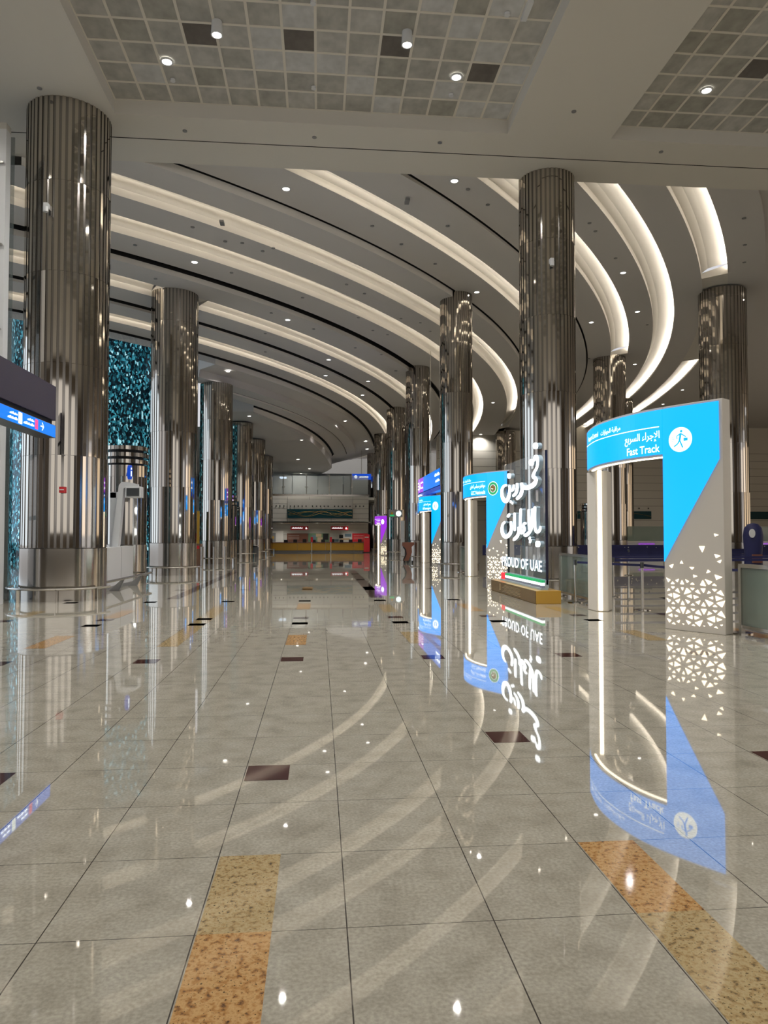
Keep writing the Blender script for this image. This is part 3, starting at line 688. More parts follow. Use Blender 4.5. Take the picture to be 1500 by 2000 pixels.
def strokes(mb, ST, X=5.2, thick=.10):
    for st in ST:
        P = [(x,y,w_*1.14) for x,y,w_ in st]
        # smooth the stroke
        Q = []
        for i in range(len(P)-1):
            p0 = P[max(0,i-1)]; p1 = P[i]; p2 = P[i+1]; p3 = P[min(len(P)-1,i+2)]
            for k in range(6):
                u = k/6; Q.append(tuple(.5*(2*b_+(-a+c)*u+(2*a-5*b_+4*c-d)*u*u+(-a+3*b_-3*c+d)*u**3) for a,b_,c,d in zip(p0,p1,p2,p3)))
        Q.append(P[-1]); n = len(Q); L_, R_ = [], []
        for i, (x,y,w_) in enumerate(Q):
            a, b_ = Q[max(0,i-1)], Q[min(n-1,i+1)]; dx, dy = b_[0]-a[0], b_[1]-a[1]; d = hypot(dx,dy) or 1
            e = w_/2*(.55 if i in (0,n-1) else 1.0)
            L_.append(onplane(x-dy/d*e, y+dx/d*e)); R_.append(onplane(x+dy/d*e, y-dx/d*e))
        loop = L_+R_[::-1]; m_ = len(loop); vs = [(X-thick/2, a, b_) for a, b_ in loop]+[(X+thick/2, a, b_) for a, b_ in loop]
        fs = [(i, i+1, m_-2-i, m_-1-i) for i in range(n-1)]
        mi = [0]*len(fs); fb = [tuple(v+m_ for v in f) for f in fs]
        fside = [(i,(i+1)%m_,(i+1)%m_+m_,i+m_) for i in range(m_)]
        mb.add(vs, fs, 0); o = len(mb.v)-len(vs)
        mb.f += [tuple(v+o for v in f) for f in fb+fside]; mb.m += [1]*(len(fb)+len(fside))
def dot(x, y, rx, ry): return [(x, y-ry, rx*1.3), (x, y-ry*.4, rx*2), (x, y+ry*.4, rx*2), (x, y+ry, rx*1.3)]
W1 = [dot(500,172,24,34), dot(455,352,24,36), dot(210,497,18,28), dot(228,778,10,14), dot(246,792,10,14),
      [(486,340,14),(492,296,26),(510,290,34),(522,330,30),(520,380,26),(508,420,26),(490,450,26),(474,500,34),(492,520,36),(505,545,34),(480,590,44),(430,620,44),(385,625,40),(352,600,32),(345,570,22)],
      [(346,575,24),(352,640,32),(338,700,34),(300,742,30),(288,752,18)],
      [(296,575,22),(298,630,30),(284,685,30),(256,712,26),(246,716,12)],
      [(262,590,20),(258,635,24),(240,655,24),(222,640,22),(214,600,22)],
      [(214,595,20),(216,660,28),(204,730,34),(178,774,34),(148,752,36),(132,700,30),(134,640,26),(156,606,24),(186,598,20)]]
W2 = [dot(524,1236,24,34), [(446,1160,18),(430,1176,18),(446,1196,20),(434,1226,18)],
      [(552,1040,16),(548,1080,26),(524,1104,30),(502,1092,28),(492,1030,28),(490,930,28),(492,828,28)],
      [(464,850,24),(462,980,26),(456,1060,28),(430,1110,32),(398,1138,34),(368,1136,24)], [(424,858,24),(426,980,26),(434,1090,26)],
      [(400,1020,16),(378,1010,22),(366,1040,28),(374,1078,34),(352,1112,34),(334,1098,28),(332,1000,26),(338,850,26)],
      [(312,1050,22),(316,1100,26),(300,1150,32),(266,1184,30),(250,1186,16)], [(270,895,24),(268,990,26),(272,1095,24)],
      [(226,990,22),(236,1060,28),(222,1120,34),(180,1158,36),(146,1136,34),(132,1080,28),(142,1020,24),(168,996,20)],
      [(192,946,20),(206,926,28),(220,908,20)]]
mb = MB(); strokes(mb, W1); mb.build('arabic_word', ['white_lit','letter_side'], t)
mb = MB(); strokes(mb, W2); mb.build('arabic_word', ['white_lit','letter_side'], t)
v, f, w_ = text_mesh('PROUD OF UAE', .262, 3.62, .012, 1.08); mb = MB()
mb.add([(5.15, 19.88-x, .715+y) for x, y in v]+[(5.22, 19.88-x, .715+y) for x, y in v], f, 0)
n_ = len(v); ed = {}
for q in f:
    for a, b_ in zip(q, q[1:]+q[:1]): ed[frozenset((a,b_))] = ed.get(frozenset((a,b_)),0)+1
for e, c in ed.items():
    if c == 1: a, b_ = tuple(e); mb.f.append((a,b_,b_+n_,a+n_)); mb.m.append(1)
me_ = mb.build('latin_lettering', ['white_lit','letter_side'], t)
mb = MB(); mb.box(5.10,5.28,16.2,19.9,.30,.345,4); 
def fb_(y0,y1,z0,z1,mi): mb.box(5.13,5.20,y0,y1,z0,z1,mi)
fb_(19.5,19.9,.345,.52,0); fb_(16.2,19.5,.465,.52,1); fb_(16.2,19.5,.40,.465,2); fb_(16.2,19.5,.345,.40,3)
mb.box(5.20,5.30,16.2,19.9,.345,.53,4); mb.build('flag_bar', ['flag_red','green','flag_white','flag_black','letter_side'], t)

# ================================================================= HANGING DIRECTION SIGNS
def glyphs(mb, x, side, y0, y1, z, h, mi=0, n=9):
    """small illegible lettering: a run of short strokes on a plane x = const"""
    st = (y1-y0)/n
    for i in range(n):
        a = y0+i*st; hh = h*(.55+.45*((i*7)%5)/4)
        mb.box(min(x,x+side*.004), max(x,x+side*.004), a, a+st*.55, z, z+hh, mi); 
        if i % 3 != 2: mb.box(min(x,x+side*.004), max(x,x+side*.004), a, a+st*.98, z, z+h*.28, mi)
t = thing('hanging_sign', (-5.7,11.0,3.62), 'dark navy hanging sign box with a lit blue direction strip, left edge', 'sign')
mb = MB(); mb.box(-5.95,-5.60,6.2,15.78,4.0,4.73); mb.build('upper_box', 'navy_box', t)
mb = MB(); mb.box(-5.88,-5.66,6.25,15.74,3.90,4.0); mb.build('dark_gap', 'black', t)
mb = MB(); mb.box(-5.95,-5.60,6.2,15.78,3.63,3.90); mb.build('lit_strip_body', 'darkgrey', t)
mb = MB(); mb.box(-5.60,-5.592,6.25,15.76,3.64,3.89); mb.build('lit_strip', 'deep_lit', t)
mb = MB(); x_ = -5.588
glyphs(mb, x_, 1, 14.12, 14.62, 3.70, .05); glyphs(mb, x_, 1, 14.30, 14.62, 3.79, .045, n=6)
glyphs(mb, x_, 1, 13.42, 13.84, 3.70, .05); glyphs(mb, x_, 1, 13.50, 13.84, 3.79, .045, n=6)
def arrow(mb, x, yc, zc, r, s=1):
    mb.add([(x,yc-r,zc+.012),(x,yc+r*.5,zc+.012),(x,yc+r*.5,zc-.012),(x,yc-r,zc-.012)], [(0,1,2,3)])
    for q in (1,-1): mb.add([(x,yc+r,zc),(x,yc+.1*r,zc+q*r*.95),(x,yc-.25*r,zc+q*r*.95),(x,yc+.55*r,zc)], [(0,1,2,3)])
arrow(mb, x_+.003, 15.02, 3.765, .085); mb.build('lettering', 'white_text', t)
mb = MB(); mb.box(x_-.002,x_+.002,14.66,14.80,3.67,3.86); mb.build('pink_pictogram', 'screen_pink', t)
mb = MB(); mb.box(x_-.002,x_+.002,13.87,14.03,3.66,3.87); mb.build('white_pictogram', 'flag_white', t)
for y in (7, 9.5, 12): MB().cyl(-5.78, y, 4.73, 12.1, .02, 8).build('hanger_rod', 'rail', t)
t = thing('hanging_sign', (5.95,38.3,3.72), 'long lit blue hanging sign with a purple end, behind the second right column', 'sign')
mb = MB(); mb.box(5.80,6.15,34.1,42.2,4.0,4.82); mb.build('body', 'navy_box', t)
mb = MB(); mb.box(5.792,5.80,34.1,39.6,4.0,4.81); mb.build('blue_face', 'deep_lit', t)
mb = MB(); mb.box(5.792,5.80,39.6,42.2,4.0,4.81); mb.build('purple_face', 'purple_lit', t)
mb = MB(); mb.box(5.80,6.15,34.1,42.3,3.76,3.96); mb.build('lower_strip', 'navy_lit', t)
mb = MB(); X = 5.788
v, f, w_ = text_mesh('E', .42, .55, .03); mb.add([(X,41.9-x,4.2+y) for x,y in v], f); 
mb.box(X-.003,X,41.16,41.22,4.05,4.78); v, f, w_ = text_mesh('A', .42, .5, .03); mb.add([(X,41.1-x,4.2+y) for x,y in v], f)
glyphs(mb, X, -1, 39.75, 40.4, 4.5, .1, n=5); glyphs(mb, X, -1, 39.75, 40.4, 4.2, .1, n=5)
glyphs(mb, X, -1, 34.2, 35.7, 4.5, .16, n=9); glyphs(mb, X, -1, 34.2, 35.4, 4.2, .14, n=7); glyphs(mb, X, -1, 40.2, 41.9, 3.81, .1, n=5)
mb.build('lettering', 'white_text', t)
for y in (35, 38, 41.5): MB().cyl(5.97, y, 4.82, 11.5, .02, 8).build('hanger_rod', 'rail', t)
t = thing('display_screen', (5.6,52.5,2.85), 'small grey hanging display with a green emblem and a white dial', 'screen')
MB().box(5.1,6.15,52.5,52.6,2.88,3.42).build('housing', 'grey', t)
mb = MB(); mb.box(5.18,5.52,52.48,52.5,2.95,3.07); mb.build('green_emblem', 'green', t)
mb = MB(); mb.add([(5.35+.09*cos(2*pi*i/16),52.485,3.17+.09*sin(2*pi*i/16)) for i in range(16)], [tuple(range(16))]); mb.build('amber_dot', 'orange', t)
mb = MB(); mb.add([(5.84+.2*cos(2*pi*i/24),52.485,3.15+.2*sin(2*pi*i/24)) for i in range(24)], [tuple(range(24))]); mb.build('dial', 'flag_white', t)
MB().box(5.5,5.7,52.6,52.91,3.1,3.2).build('bracket', 'rail', t)

# ================================================================= LEFT: glass screen, information stand, low wall
t = thing('glass_screen', (-9.6,17.0,0), 'tall framed glass screen at the left edge beside the nearest column', 'glass screen')
MB().box(-7.45,-7.18,16.9,17.15,0,10.9).build('post', 'white', t)
MB().box(-12.8,-7.18,16.9,17.15,10.9,11.05).build('top_beam', 'grey_wall', t)
MB().box(-12.4,-7.1,17.16,17.18,.1,10.85).build('glass', 'glass_dim', t)
for z in (2.0, 3.6, 6.25, 8.2, 10.1):
    MB().box(-12.8,-7.45,16.95,17.12,z-.05,z+.05).build('transom', 'white', t)
    q = MB(); q.cyl(-7.32,17.0,z-.09,z+.09,.05,12); q.box(-7.4,-7.22,16.84,16.9,z-.02,z+.02); q.build('clamp', 'rail', t)
MB().box(-12.8,-12.55,16.9,17.15,0,10.9).build('post', 'white', t)
MB().box(-12.55,-7.45,17.05,17.2,0,.32).build('kick_panel', 'darkgrey', t)
t = thing('low_wall', (-6.1,21.9,0), 'glossy white waist-high wall between the nearest column and the short banded column', 'barrier')
MB().box(-6.25,-5.95,19.5,23.75,.0,1.22).build('wall_panel', 'white', t, bevel=.01)
q = MB(); q.box(-6.0,-5.94,19.5,23.75,0,.10); q.build('plinth_strip', 'grey', t)
q = MB()
for y in (20.9, 22.3): q.box(-5.949,-5.945,y,y+.012,.1,1.22)
q.build('panel_joint', 'grey', t)
t = thing('bumper_rail', (-5.5,21.9,0), 'straight steel bumper rail along the white low wall', 'rail')
q = MB(); q.tube([(-5.52,19.1,.34),(-5.50,20.5,.34),(-5.46,24.1,.34),(-5.6,24.3,.34)], .035, 8); q.build('rail_tube', 'rail', t, smooth=True)
for y in (20.9, 22.9): 
    q = MB(); q.add([(-5.9,y,0),(-5.62,y,0),(-5.48,y,.31),(-5.56,y,.31),(-5.9,y+.06,0),(-5.62,y+.06,0),(-5.48,y+.06,.31),(-5.56,y+.06,.31)], [(0,1,2,3),(7,6,5,4),(0,4,5,1),(1,5,6,2),(2,6,7,3),(3,7,4,0)]); q.build('bracket', 'grey', t)
t = thing('information_stand', (-6.15,22.6,1.22), 'white bent-frame information stand with a round blue i sign, on the low white wall', 'information stand')
q = MB()
prof = [(-6.24,1.22),(-6.04,1.22),(-5.90,2.98),(-5.80,3.04),(-5.50,2.98),(-5.50,3.12),(-5.80,3.18),(-5.96,3.18),(-6.04,3.08)]
q.add([(x,22.3,z) for x,z in prof]+[(x,22.55,z) for x,z in prof], [tuple(range(9))[::-1], tuple(range(9,18))]+[(i,(i+1)%9,(i+1)%9+9,i+9) for i in range(9)]); q.build('bent_frame', 'white', t)
MB().box(-6.42,-6.24,22.75,22.95,0,2.88).build('back_frame', 'white', t); MB().box(-6.42,-5.9,22.75,22.95,2.72,2.90).build('back_frame', 'white', t)
MB().box(-5.84,-5.38,22.24,22.62,2.70,3.04).build('head_housing', 'white', t, bevel=.02)
MB().box(-5.79,-5.42,22.225,22.24,2.75,2.99).build('screen', 'darkgrey', t)
q = MB(); vs = []
for dx in (-.045,.045): vs += [(-5.74+dx+.10*cos(a)*0, 22.4-.02+.15*cos(a), 3.48+.22*sin(a)) for a in [2*pi*i/24 for i in range(24)]]
q.add([(x*1.0, y, z) for x,y,z in vs], [tuple(range(24)), tuple(range(24,48))]+[(i,(i+1)%24,(i+1)%24+24,i+24) for i in range(24)])
q.build('round_sign', 'navy_lit', t)
q = MB(); q.box(-5.694,-5.69,22.33,22.42,3.36,3.52); q.box(-5.694,-5.69,22.33,22.42,3.56,3.62); q.build('letter_i', 'white_text', t)
# items between the left columns
t = thing('kiosk', (-6.25,38.0,0), 'brown slatted kiosk beside the second left column', 'kiosk')
MB().box(-6.5,-6.05,37.6,38.2,0,1.12).build('cabinet', 'wood', t, bevel=.01); MB().box(-6.42,-6.12,37.58,37.6,.86,1.02).build('red_plate', 'red', t)
t = thing('board', (-6.6,39.0,0), 'tall amber board standing behind the brown slatted kiosk', 'board')
MB().box(-6.66,-6.36,39.0,39.1,0,2.85).build('amber_panel', 'orange', t); MB().box(-6.98,-6.68,39.0,39.1,0,2.45).build('pale_panel', 'white', t)
for i, (x, y) in enumerate(((-5.62,35.3),(-5.05,35.4),(-4.65,36.4))):
    b_ = MB(); b_.cyl(x, y, 0, .96, .07, 16); b_.cyl(x, y, .96, 1.0, .08, 16, 0); o = b_.build('bollard', 'brushed', loc=(x,y,0), smooth=True)
    tag(o, ['steel bollard, leftmost of the three before the third left column','steel bollard, middle of the three before the third left column','steel bollard, rightmost of the three before the third left column'][i], 'bollard', 'steel bollards')
t = thing('litter_bin', (-4.95,52.6,0), 'dark grey cylindrical bin beside the fourth left column', 'bin')
x_, y_ = -4.72, 53.6
MB().cyl(x_,y_,0,.68,.28,24).build('bin_body', 'darkgrey', t, smooth=True); MB().cyl(x_,y_,.78,.82,.30,24).build('bin_lid', 'rail', t); MB().cyl(x_,y_,.68,.78,.2,16).build('neck', 'black', t)
# brown lectern and white panel on the right
t = thing('lectern', (5.15,40.4,0), 'brown curved lectern on castors before the purple arch', 'lectern')
q = MB(); pr = [(4.72,1.16),(4.70,.98),(4.86,.80),(4.92,.5),(4.80,.25),(4.74,.12),(5.02,.12),(5.10,.3),(5.22,.6),(5.2,.9),(5.36,1.05),(5.34,1.16)]
q.add([(x,40.1,z) for x,z in pr]+[(x,40.6,z) for x,z in pr], [tuple(range(12))[::-1], tuple(range(12,24))]+[(i,(i+1)%12,(i+1)%12+12,i+12) for i in range(12)]); q.build('curved_body', 'brown', t)
q = MB(); pr = [(4.72,.95),(4.86,.78),(4.92,.5),(4.8,.25),(4.74,.12),(4.70,.12),(4.74,.26),(4.84,.5),(4.8,.74),(4.7,.88)]
q.add([(x,40.07,z) for x,z in pr]+[(x,40.1,z) for x,z in pr], [tuple(range(10))[::-1], tuple(range(10,20))]+[(i,(i+1)%10,(i+1)%10+10,i+10) for i in range(10)]); q.build('black_edge', 'black', t)
for x in (4.8,5.0,5.25): MB().cyl(x,40.2,0,.12,.05,10).build('castor', 'black', t)
o = MB().box(5.0,5.22,43.6,43.7,.0,2.45).build('panel_stand', 'white', loc=(5.1,43.65,0)); tag(o, 'narrow upright pale panel behind the brown lectern', 'panel')

# ================================================================= RIGHT: glass barriers, stanchions, belts, booths
def barrier(x0, y0, x1, y1, label):
    t = thing('glass_barrier', ((x0+x1)/2,(y0+y1)/2,0), label, 'barrier', 'waist-high glass barriers'); dx, dy = x1-x0, y1-y0; l_ = hypot(dx,dy); an = atan2(dy,dx)
    def bx(u0,u1,w0,w1,z0,z1):
        vs = [(x0+dx/l_*u-dy/l_*v_, y0+dy/l_*u+dx/l_*v_) for u,v_ in ((u0,w0),(u1,w0),(u1,w1),(u0,w1))]; q = MB(); q.prism(vs, z0, z1); return q
    bx(.04,l_-.04,-.006,.006,.14,1.05).build('glass_pane', 'glass', t)
    bx(0,l_,-.03,.03,1.05,1.11).build('top_rail', 'rail', t); bx(0,l_,-.025,.025,.09,.14).build('bottom_rail', 'rail', t)
    for u in (0, l_-.06):
        bx(u,u+.06,-.035,.035,0,1.08).build('post', 'rail', t)
        q = MB(); q.cyl(x0+dx/l_*(u+.03), y0+dy/l_*(u+.03), 0, .02, .16, 20); q.build('foot', 'brushed', t)
barrier(6.22,18.1,6.12,15.6,'green-tinted glass barrier left of the fast track arch post')
barrier(6.72,10.95,6.98,8.0,'green-tinted glass barrier at the right edge, in front of the queue belts')
barrier(5.95,29.9,6.0,28.0,'glass barrier just right of the round-emblem arch post, far one')
def stanchion(x, y, belts=True):
    t = thing('belt_stanchion', (0,0,0), 'x', 'stanchion')
    q = MB(); q.lathe(0,0,[(0,.035),(.10,.032),(.17,.022),(.175,0),(0,0)],28); q.build('base', 'brushed', t, smooth=True)
    MB().cyl(0,0,.03,.90,.028,14).build('pole', 'rail', t, smooth=True)
    MB().cyl(0,0,.88,1.0,.038,14).build('belt_head', 'darkgrey', t, smooth=True)
    return t
proto = stanchion(0,0); proto.location = (6.72,14.45,0); proto['label'] = 'nearest belt stanchion, standing in the opening of the fast track arch'; proto['group'] = 'queue belt stanchions'
def belt(x0,y0,x1,y1,label,z=.95,h=.05,sag=0,group='navy queue belts'):
    q = MB(); n = 6; dx, dy = x1-x0, y1-y0; l_ = hypot(dx,dy); nx, ny = -dy/l_*.003, dx/l_*.003; vs = []
    for i in range(n+1):
        u = i/n; zz = z-sag*4*u*(1-u)
        vs += [(x0+dx*u+nx,y0+dy*u+ny,zz-h/2),(x0+dx*u+nx,y0+dy*u+ny,zz+h/2),(x0+dx*u-nx,y0+dy*u-ny,zz+h/2),(x0+dx*u-nx,y0+dy*u-ny,zz-h/2)]
    q.add(vs, [(4*i+j,4*i+4+j,4*i+4+(j+1)%4,4*i+(j+1)%4) for i in range(n) for j in range(4)]+[(3,2,1,0),(4*n,4*n+1,4*n+2,4*n+3)])
    o = q.build('queue_belt', 'navy'); tag(o, label, 'belt', group); return o
belt(6.76,14.45,7.6,12.3,'dark belt running from the nearest stanchion towards the arch panel',.94,.05,.03)
belt(6.68,14.45,5.96,16.16,'navy belt running left from the nearest stanchion',.94,.05)
c = copy_tree(proto); c.location = (5.92,16.2,0); c['label'] = 'belt stanchion standing in front of the left glass barrier'
rows = [(17.6,7.6,12.5,2),(19.8,7.9,16,3),(22,8,19,3),(24.5,8.3,20,3),(27,8.6,23,4),(29.8,9,26,5),(33,9.5,29,5)]
for ri, (y, xa, xb, nn) in enumerate(rows):
    xs_ = [xa+(xb-xa)*i/nn+((ri*37+i*13)%7-3)*.06 for i in range(nn+1)]
    for i, x in enumerate(xs_):
        c = copy_tree(proto); c.location = (x, y, 0); c['label'] = 'one of the many belt stanchions in the queue area behind the fast track arch'
        c['group'] = 'stanchions of the far queue rows'
        if i: belt(xs_[i-1]+.03, y, x-.03, y, 'navy belt strung along the queue rows behind the fast track arch', .93, .065, group='belts of the far queue rows')
# navy banner row with pale motifs
t = thing('banner_barrier', (19,35.5,0), 'long navy banner barrier with pale motifs behind the queue belts', 'barrier')
MB().box(8.2,34,35.5,35.53,.55,1.06).build('banner_cloth', 'navy', t)
q = MB(); rnd = random.Random(3)
for i in range(120):
    x = 8.3+rnd.random()*25.4; z = .62+rnd.random()*.38; s = rnd.uniform(.025,.055); q.box(x,x+s,35.488,35.5,z,z+s)
q.build('pale_motifs', 'grey_wall', t)
for i in range(9): MB().cyl(8.4+i*3.1,35.52,0,1.1,.04,10).build('post', 'rail', t)
# navy figure-shaped robot kiosk
t = thing('robot_kiosk', (12.9,20.4,0), 'navy rounded robot-shaped kiosk at the right edge behind the glass barrier', 'kiosk')
q = MB(); x_, y_ = 12.95, 20.4
q.lathe(x_, y_, [(.30,0),(.32,.1),(.26,.5),(.24,1.0),(.27,1.35),(.28,1.55),(.24,1.78),(.14,1.9),(0,1.93)], 28); q.build('body', 'navy', t, smooth=True)
q = MB(); q.cyl(0,0,0,.03,.13,20); q.v = [(x_-.20+a*.7, y_-.26-c+b_*.0, 1.62+b_) for a,b_,c in q.v]; q.build('face_disc', 'white', t)
MB().box(x_-.2,x_+.1,y_-.29,y_-.24,.75,1.0).build('orange_label', 'brown', t)
# passport booths
def booth(x, y, w_, label):
    t = thing('control_booth', (x+w_/2,y,0), label, 'booth', 'passport control booths')
    MB().box(x,x+w_,y,y+1.6,0,1.05).build('desk', 'white', t); MB().box(x-.05,x+w_+.05,y-.1,y+.5,1.05,1.12).build('counter_top', 'portal_light', t)
    MB().box(x,x+w_,y+.5,y+.53,1.12,2.2).build('glass_pane', 'glass', t)
    MB().box(x+.15,x+.3,y+1.5,y+1.6,1.05,2.9).build('sign_post', 'white', t); MB().box(x+.05,x+.4,y+1.4,y+1.5,2.6,3.1).build('number_sign', 'grey', t)
    MB().box(x+w_*.55,x+w_*.55+.5,y+.8,y+1.0,1.12,1.5).build('monitor', 'darkgrey', t)
    MB().box(x+w_*.3,x+w_*.3+1.2,y-.14,y-.11,.90,.95).build('violet_light', 'purple_lit', t)
for i, (x, y) in enumerate(((22.0,50.0),(26.5,50.0),(31,50.0),(35.5,50.0),(40,50))):
    booth(x, y, 3.2, ['leftmost passport control booth behind the queue, partly behind the arch post','passport control booth seen through the fast track arch opening','passport control booth right of the one seen through the arch','passport control booth hidden mostly behind the arch panel','rightmost passport control booth at the right edge'][i])
o = MB().box(27.6,27.85,46,46.25,0,2.6).build('coat_stand', 'wood', loc=(27.7,46.1,0)); tag(o, 'dark brown upright post among the passport booths', 'post')

# ================================================================= FAR END
def W(name, *a, m_='cream_wall'): return struct(MB().box(*a).build(name, m_))
YF0 = 68.0
# upper band (balcony front) over a recessed counter wall, runs on to the right behind the booths
W('wall_far', -4.4, 4.7, YF0, YF0+.6, 2.72, 5.25)
W('wall_far', -6.5, 4.9, YF0+3.5, YF0+4.1, 0, 2.80, m_='grey_wall')
W('ceiling', -6.5, 4.9, YF0, YF0+4.0, 2.74, 2.84, m_='cream_wall')
W('wall_right_far', 12, 60, 72.2, 72.8, 0, 13.0)
W('wall_back', -34, 62, 95, 95.3, 0, 14, m_='grey_wall')
W('ceiling', -34, 22, 70, 95, 5.0, 5.25, m_='grey_wall')
W('wall_side', -34, -5.6, 71.5, 71.8, 0, 5.25, m_='grey_wall')
W('wall_right', 61, 61.3, 20, 96, 0, 13.2)
q = MB()
for z in (3.15,3.6,4.08,4.52,4.96): q.box(-4.4,4.7,YF0-.005,YF0,z-.012,z+.012)
for x in (-2.96,-.9,1.15,3.2): q.box(x-.012,x+.012,YF0-.005,YF0,2.72,5.2)
for z in (3.1,4.6,5.4,6.2,7.0,7.8,8.6,9.4,10.2): q.box(12,60,72.195,72.2,z-.015,z+.015)
for z in (.9,1.6,2.25): q.box(-6.5,4.9,YF0+3.495,YF0+3.5,z-.01,z+.01)
TRIM[0] += 1; struct(q.build('trim_%d' % TRIM[0], 'line'))
o = MB().box(-2.96,3.18,YF0-.10,YF0-.005,4.02,4.9).build('lamp_bulkhead', 'grey_wall', loc=(0,YF0,4.4)); tag(o, 'pale projecting bulkhead strip with round lamps above the teal panel', 'panel')
for i in range(15):
    x = -2.68+(i//5)*2.07+(i%5)*.365; q = MB(); q.cyl(x, YF0-.145, 4.24, 4.34, .05, 10); q.box(x-.01,x+.01,YF0-.15,YF0-.09,4.27,4.31); o = q.build('spot_lamp', 'black', loc=(x,YF0-.16,4.24))
    tag(o, 'one of the small black spot lamps in a row above the teal panel', 'lamp', 'spot lamps above the far teal panel')
for i, x in enumerate((-4.02,-3.66,-3.28,3.48,3.85,4.2)):
    q = MB(); q.cyl(x, YF0-.045, 4.26, 4.36, .05, 10); o = q.build('spot_lamp', 'black', loc=(x,YF0-.06,4.26))
    tag(o, 'one of the three black spot lamps left of the teal panel' if i < 3 else 'one of the three black spot lamps right of the teal panel', 'lamp', 'side spot lamps left' if i < 3 else 'side spot lamps right')
t = thing('art_panel', (-.1,YF0-.1,3.15), 'long teal panel with fine gold lines on the far balcony front', 'panel')
MB().box(-2.96,3.16,YF0-.16,YF0-.06,3.17,4.0).build('teal_board', 'teal', t)
q = MB()
for k, (a, b_, s) in enumerate(((.55,.3,1.3),(.4,.25,2.1),(.3,.2,.8),(.6,.15,1.7))):
    pts = [(-2.9+6.0*i/30, YF0-.165, 3.6+b_*sin(s*(-2.9+6.0*i/30)+k)) for i in range(31)]; q.tube(pts, .008, 4)
q.build('gold_lines', 'gold', t)
t = thing('art_panel', (34,72.1,3.5), 'teal panel with gold lines on the wall behind the passport booths', 'panel')
MB().box(26,34.6,72.08,72.18,3.25,4.05).build('teal_board', 'teal', t)
q = MB(); q.tube([(26+8.6*i/20,72.07,3.6+.2*sin(i*.5)) for i in range(21)], .01, 4); q.build('gold_lines', 'gold', t)
o = MB().box(43.0,50,72.08,72.18,3.25,4.05).build('art_panel', 'teal', loc=(46,72.1,3.25)); tag(o, 'second teal wall panel, cut by the right edge of the view', 'panel')
for i in range(9):
    x = 26.3+i*1.0; o = MB().cyl(x,72.12,4.3,4.42,.06,10).build('spot_lamp', 'black', loc=(x,72.12,4.3)); tag(o, 'one of the small black spot lamps over the right teal panel', 'lamp', 'spot lamps over the right teal panel')
# parapet
t = thing('glass_parapet', (0,YF0+.1,5.25), 'frosted glass balcony parapet on steel posts over the white balcony front', 'parapet')
MB().box(-4.9,4.75,YF0,YF0+.25,5.25,5.42).build('kerb', 'brushed', t)
for x in (-3.35,-1.2,.95,3.1):
    q = MB(); q.cyl(x,YF0+.12,5.42,7.35,.03,10); q.box(x-.14,x+.14,YF0+.11,YF0+.14,7.18,7.22); q.box(x-.14,x+.14,YF0+.11,YF0+.14,6.1,6.14); q.build('post', 'rail', t)
for i in range(4): MB().box(-4.9+i*2.4,-2.55+i*2.4,YF0+.16,YF0+.175,5.45,7.2).build('glass_pane', 'pane', t)
o = MB().box(-3.5,2.6,78,83.5,5.26,7.98).build('glass_room', 'frost', loc=(0,80,5.25)); tag(o, 'pale frosted glass room standing behind the balcony parapet', 'room')
o = MB().box(2.4,5.2,73,74.2,5.26,6.75).build('counter', 'black', loc=(3.8,73.5,5.25)); tag(o, 'black counter block on the upper floor at the right of the balcony', 'counter')
t = thing('overhead_sign', (4.3,74,7.4), 'lit blue sign hanging over the black upper-floor counter', 'sign')
MB().box(3.4,5.4,74.5,74.6,7.35,7.95).build('housing', 'navy_lit', t); MB().cyl(4.4,74.55,7.95,11.0,.03,8).build('hanger_rod', 'rail', t); q = MB(); q.cyl(0,0,0,.02,.16,14); q.v = [(3.8+a,74.49-c,7.62+b_) for a,b_,c in q.v]; q.build('white_disc', 'white_text', t)
q = MB(); q.box(4.2,5.1,74.48,74.5,7.56,7.68); q.build('lettering', 'white_text', t)
for i in range(5):
    o = MB().cyl(-.15+i*.47,70.3,5.25,6.0,.045,10).build('bollard', 'black', loc=(-.15+i*.47,70.3,5.25)); tag(o, 'one of five slim black bollards on the upper floor behind the parapet', 'bollard', 'upper floor bollards')
t = thing('stand', (-3.7,71,5.25), 'dark stand with a yellow panel on the upper floor, left end of the balcony', 'stand')
MB().box(-4.0,-3.3,71,71.3,5.25,6.0).build('dark_base', 'black', t); MB().box(-4.0,-3.65,70.95,71,5.9,6.4).build('yellow_panel', 'orange', t); MB().box(-3.6,-3.3,70.95,71,6.0,6.3).build('blue_panel', 'teal', t)
# counter wall contents
YW = YF0+3.45
for x, lab in ((-2.75,'red sign with small white lettering, left one over the ochre counter'),(1.15,'red sign with small white lettering, right one over the ochre counter')):
    t = thing('wall_sign', (x+.8,YW-1,2.0), lab, 'sign'); MB().box(x,x+1.72,YW-1.0,YW-.95,2.05,2.44).build('red_board', 'red', t)
    q = MB()
    for i in range(14): q.box(x+.12+i*.075,x+.17+i*.075,YW-1.01,YW-1.0,2.2,2.27+.03*(i%3))
    q.add([(x+1.42,YW-1.01,2.16),(x+1.62,YW-1.01,2.16),(x+1.5,YW-1.01,2.36)], [(0,1,2)]); q.build('lettering', 'white_text', t)
for x in (-2.0, 1.9): pass
PN = [(-3.15,-1.1,'brown','brown wall poster behind the ochre counter'),(-1.05,.98,'pic_green','wall picture of people and greenery behind the ochre counter'),
      (1.05,3.25,'pic_pale','wall picture of a person resting, right of the greenery picture'),(3.3,4.85,'red','red wall poster behind the ochre counter')]
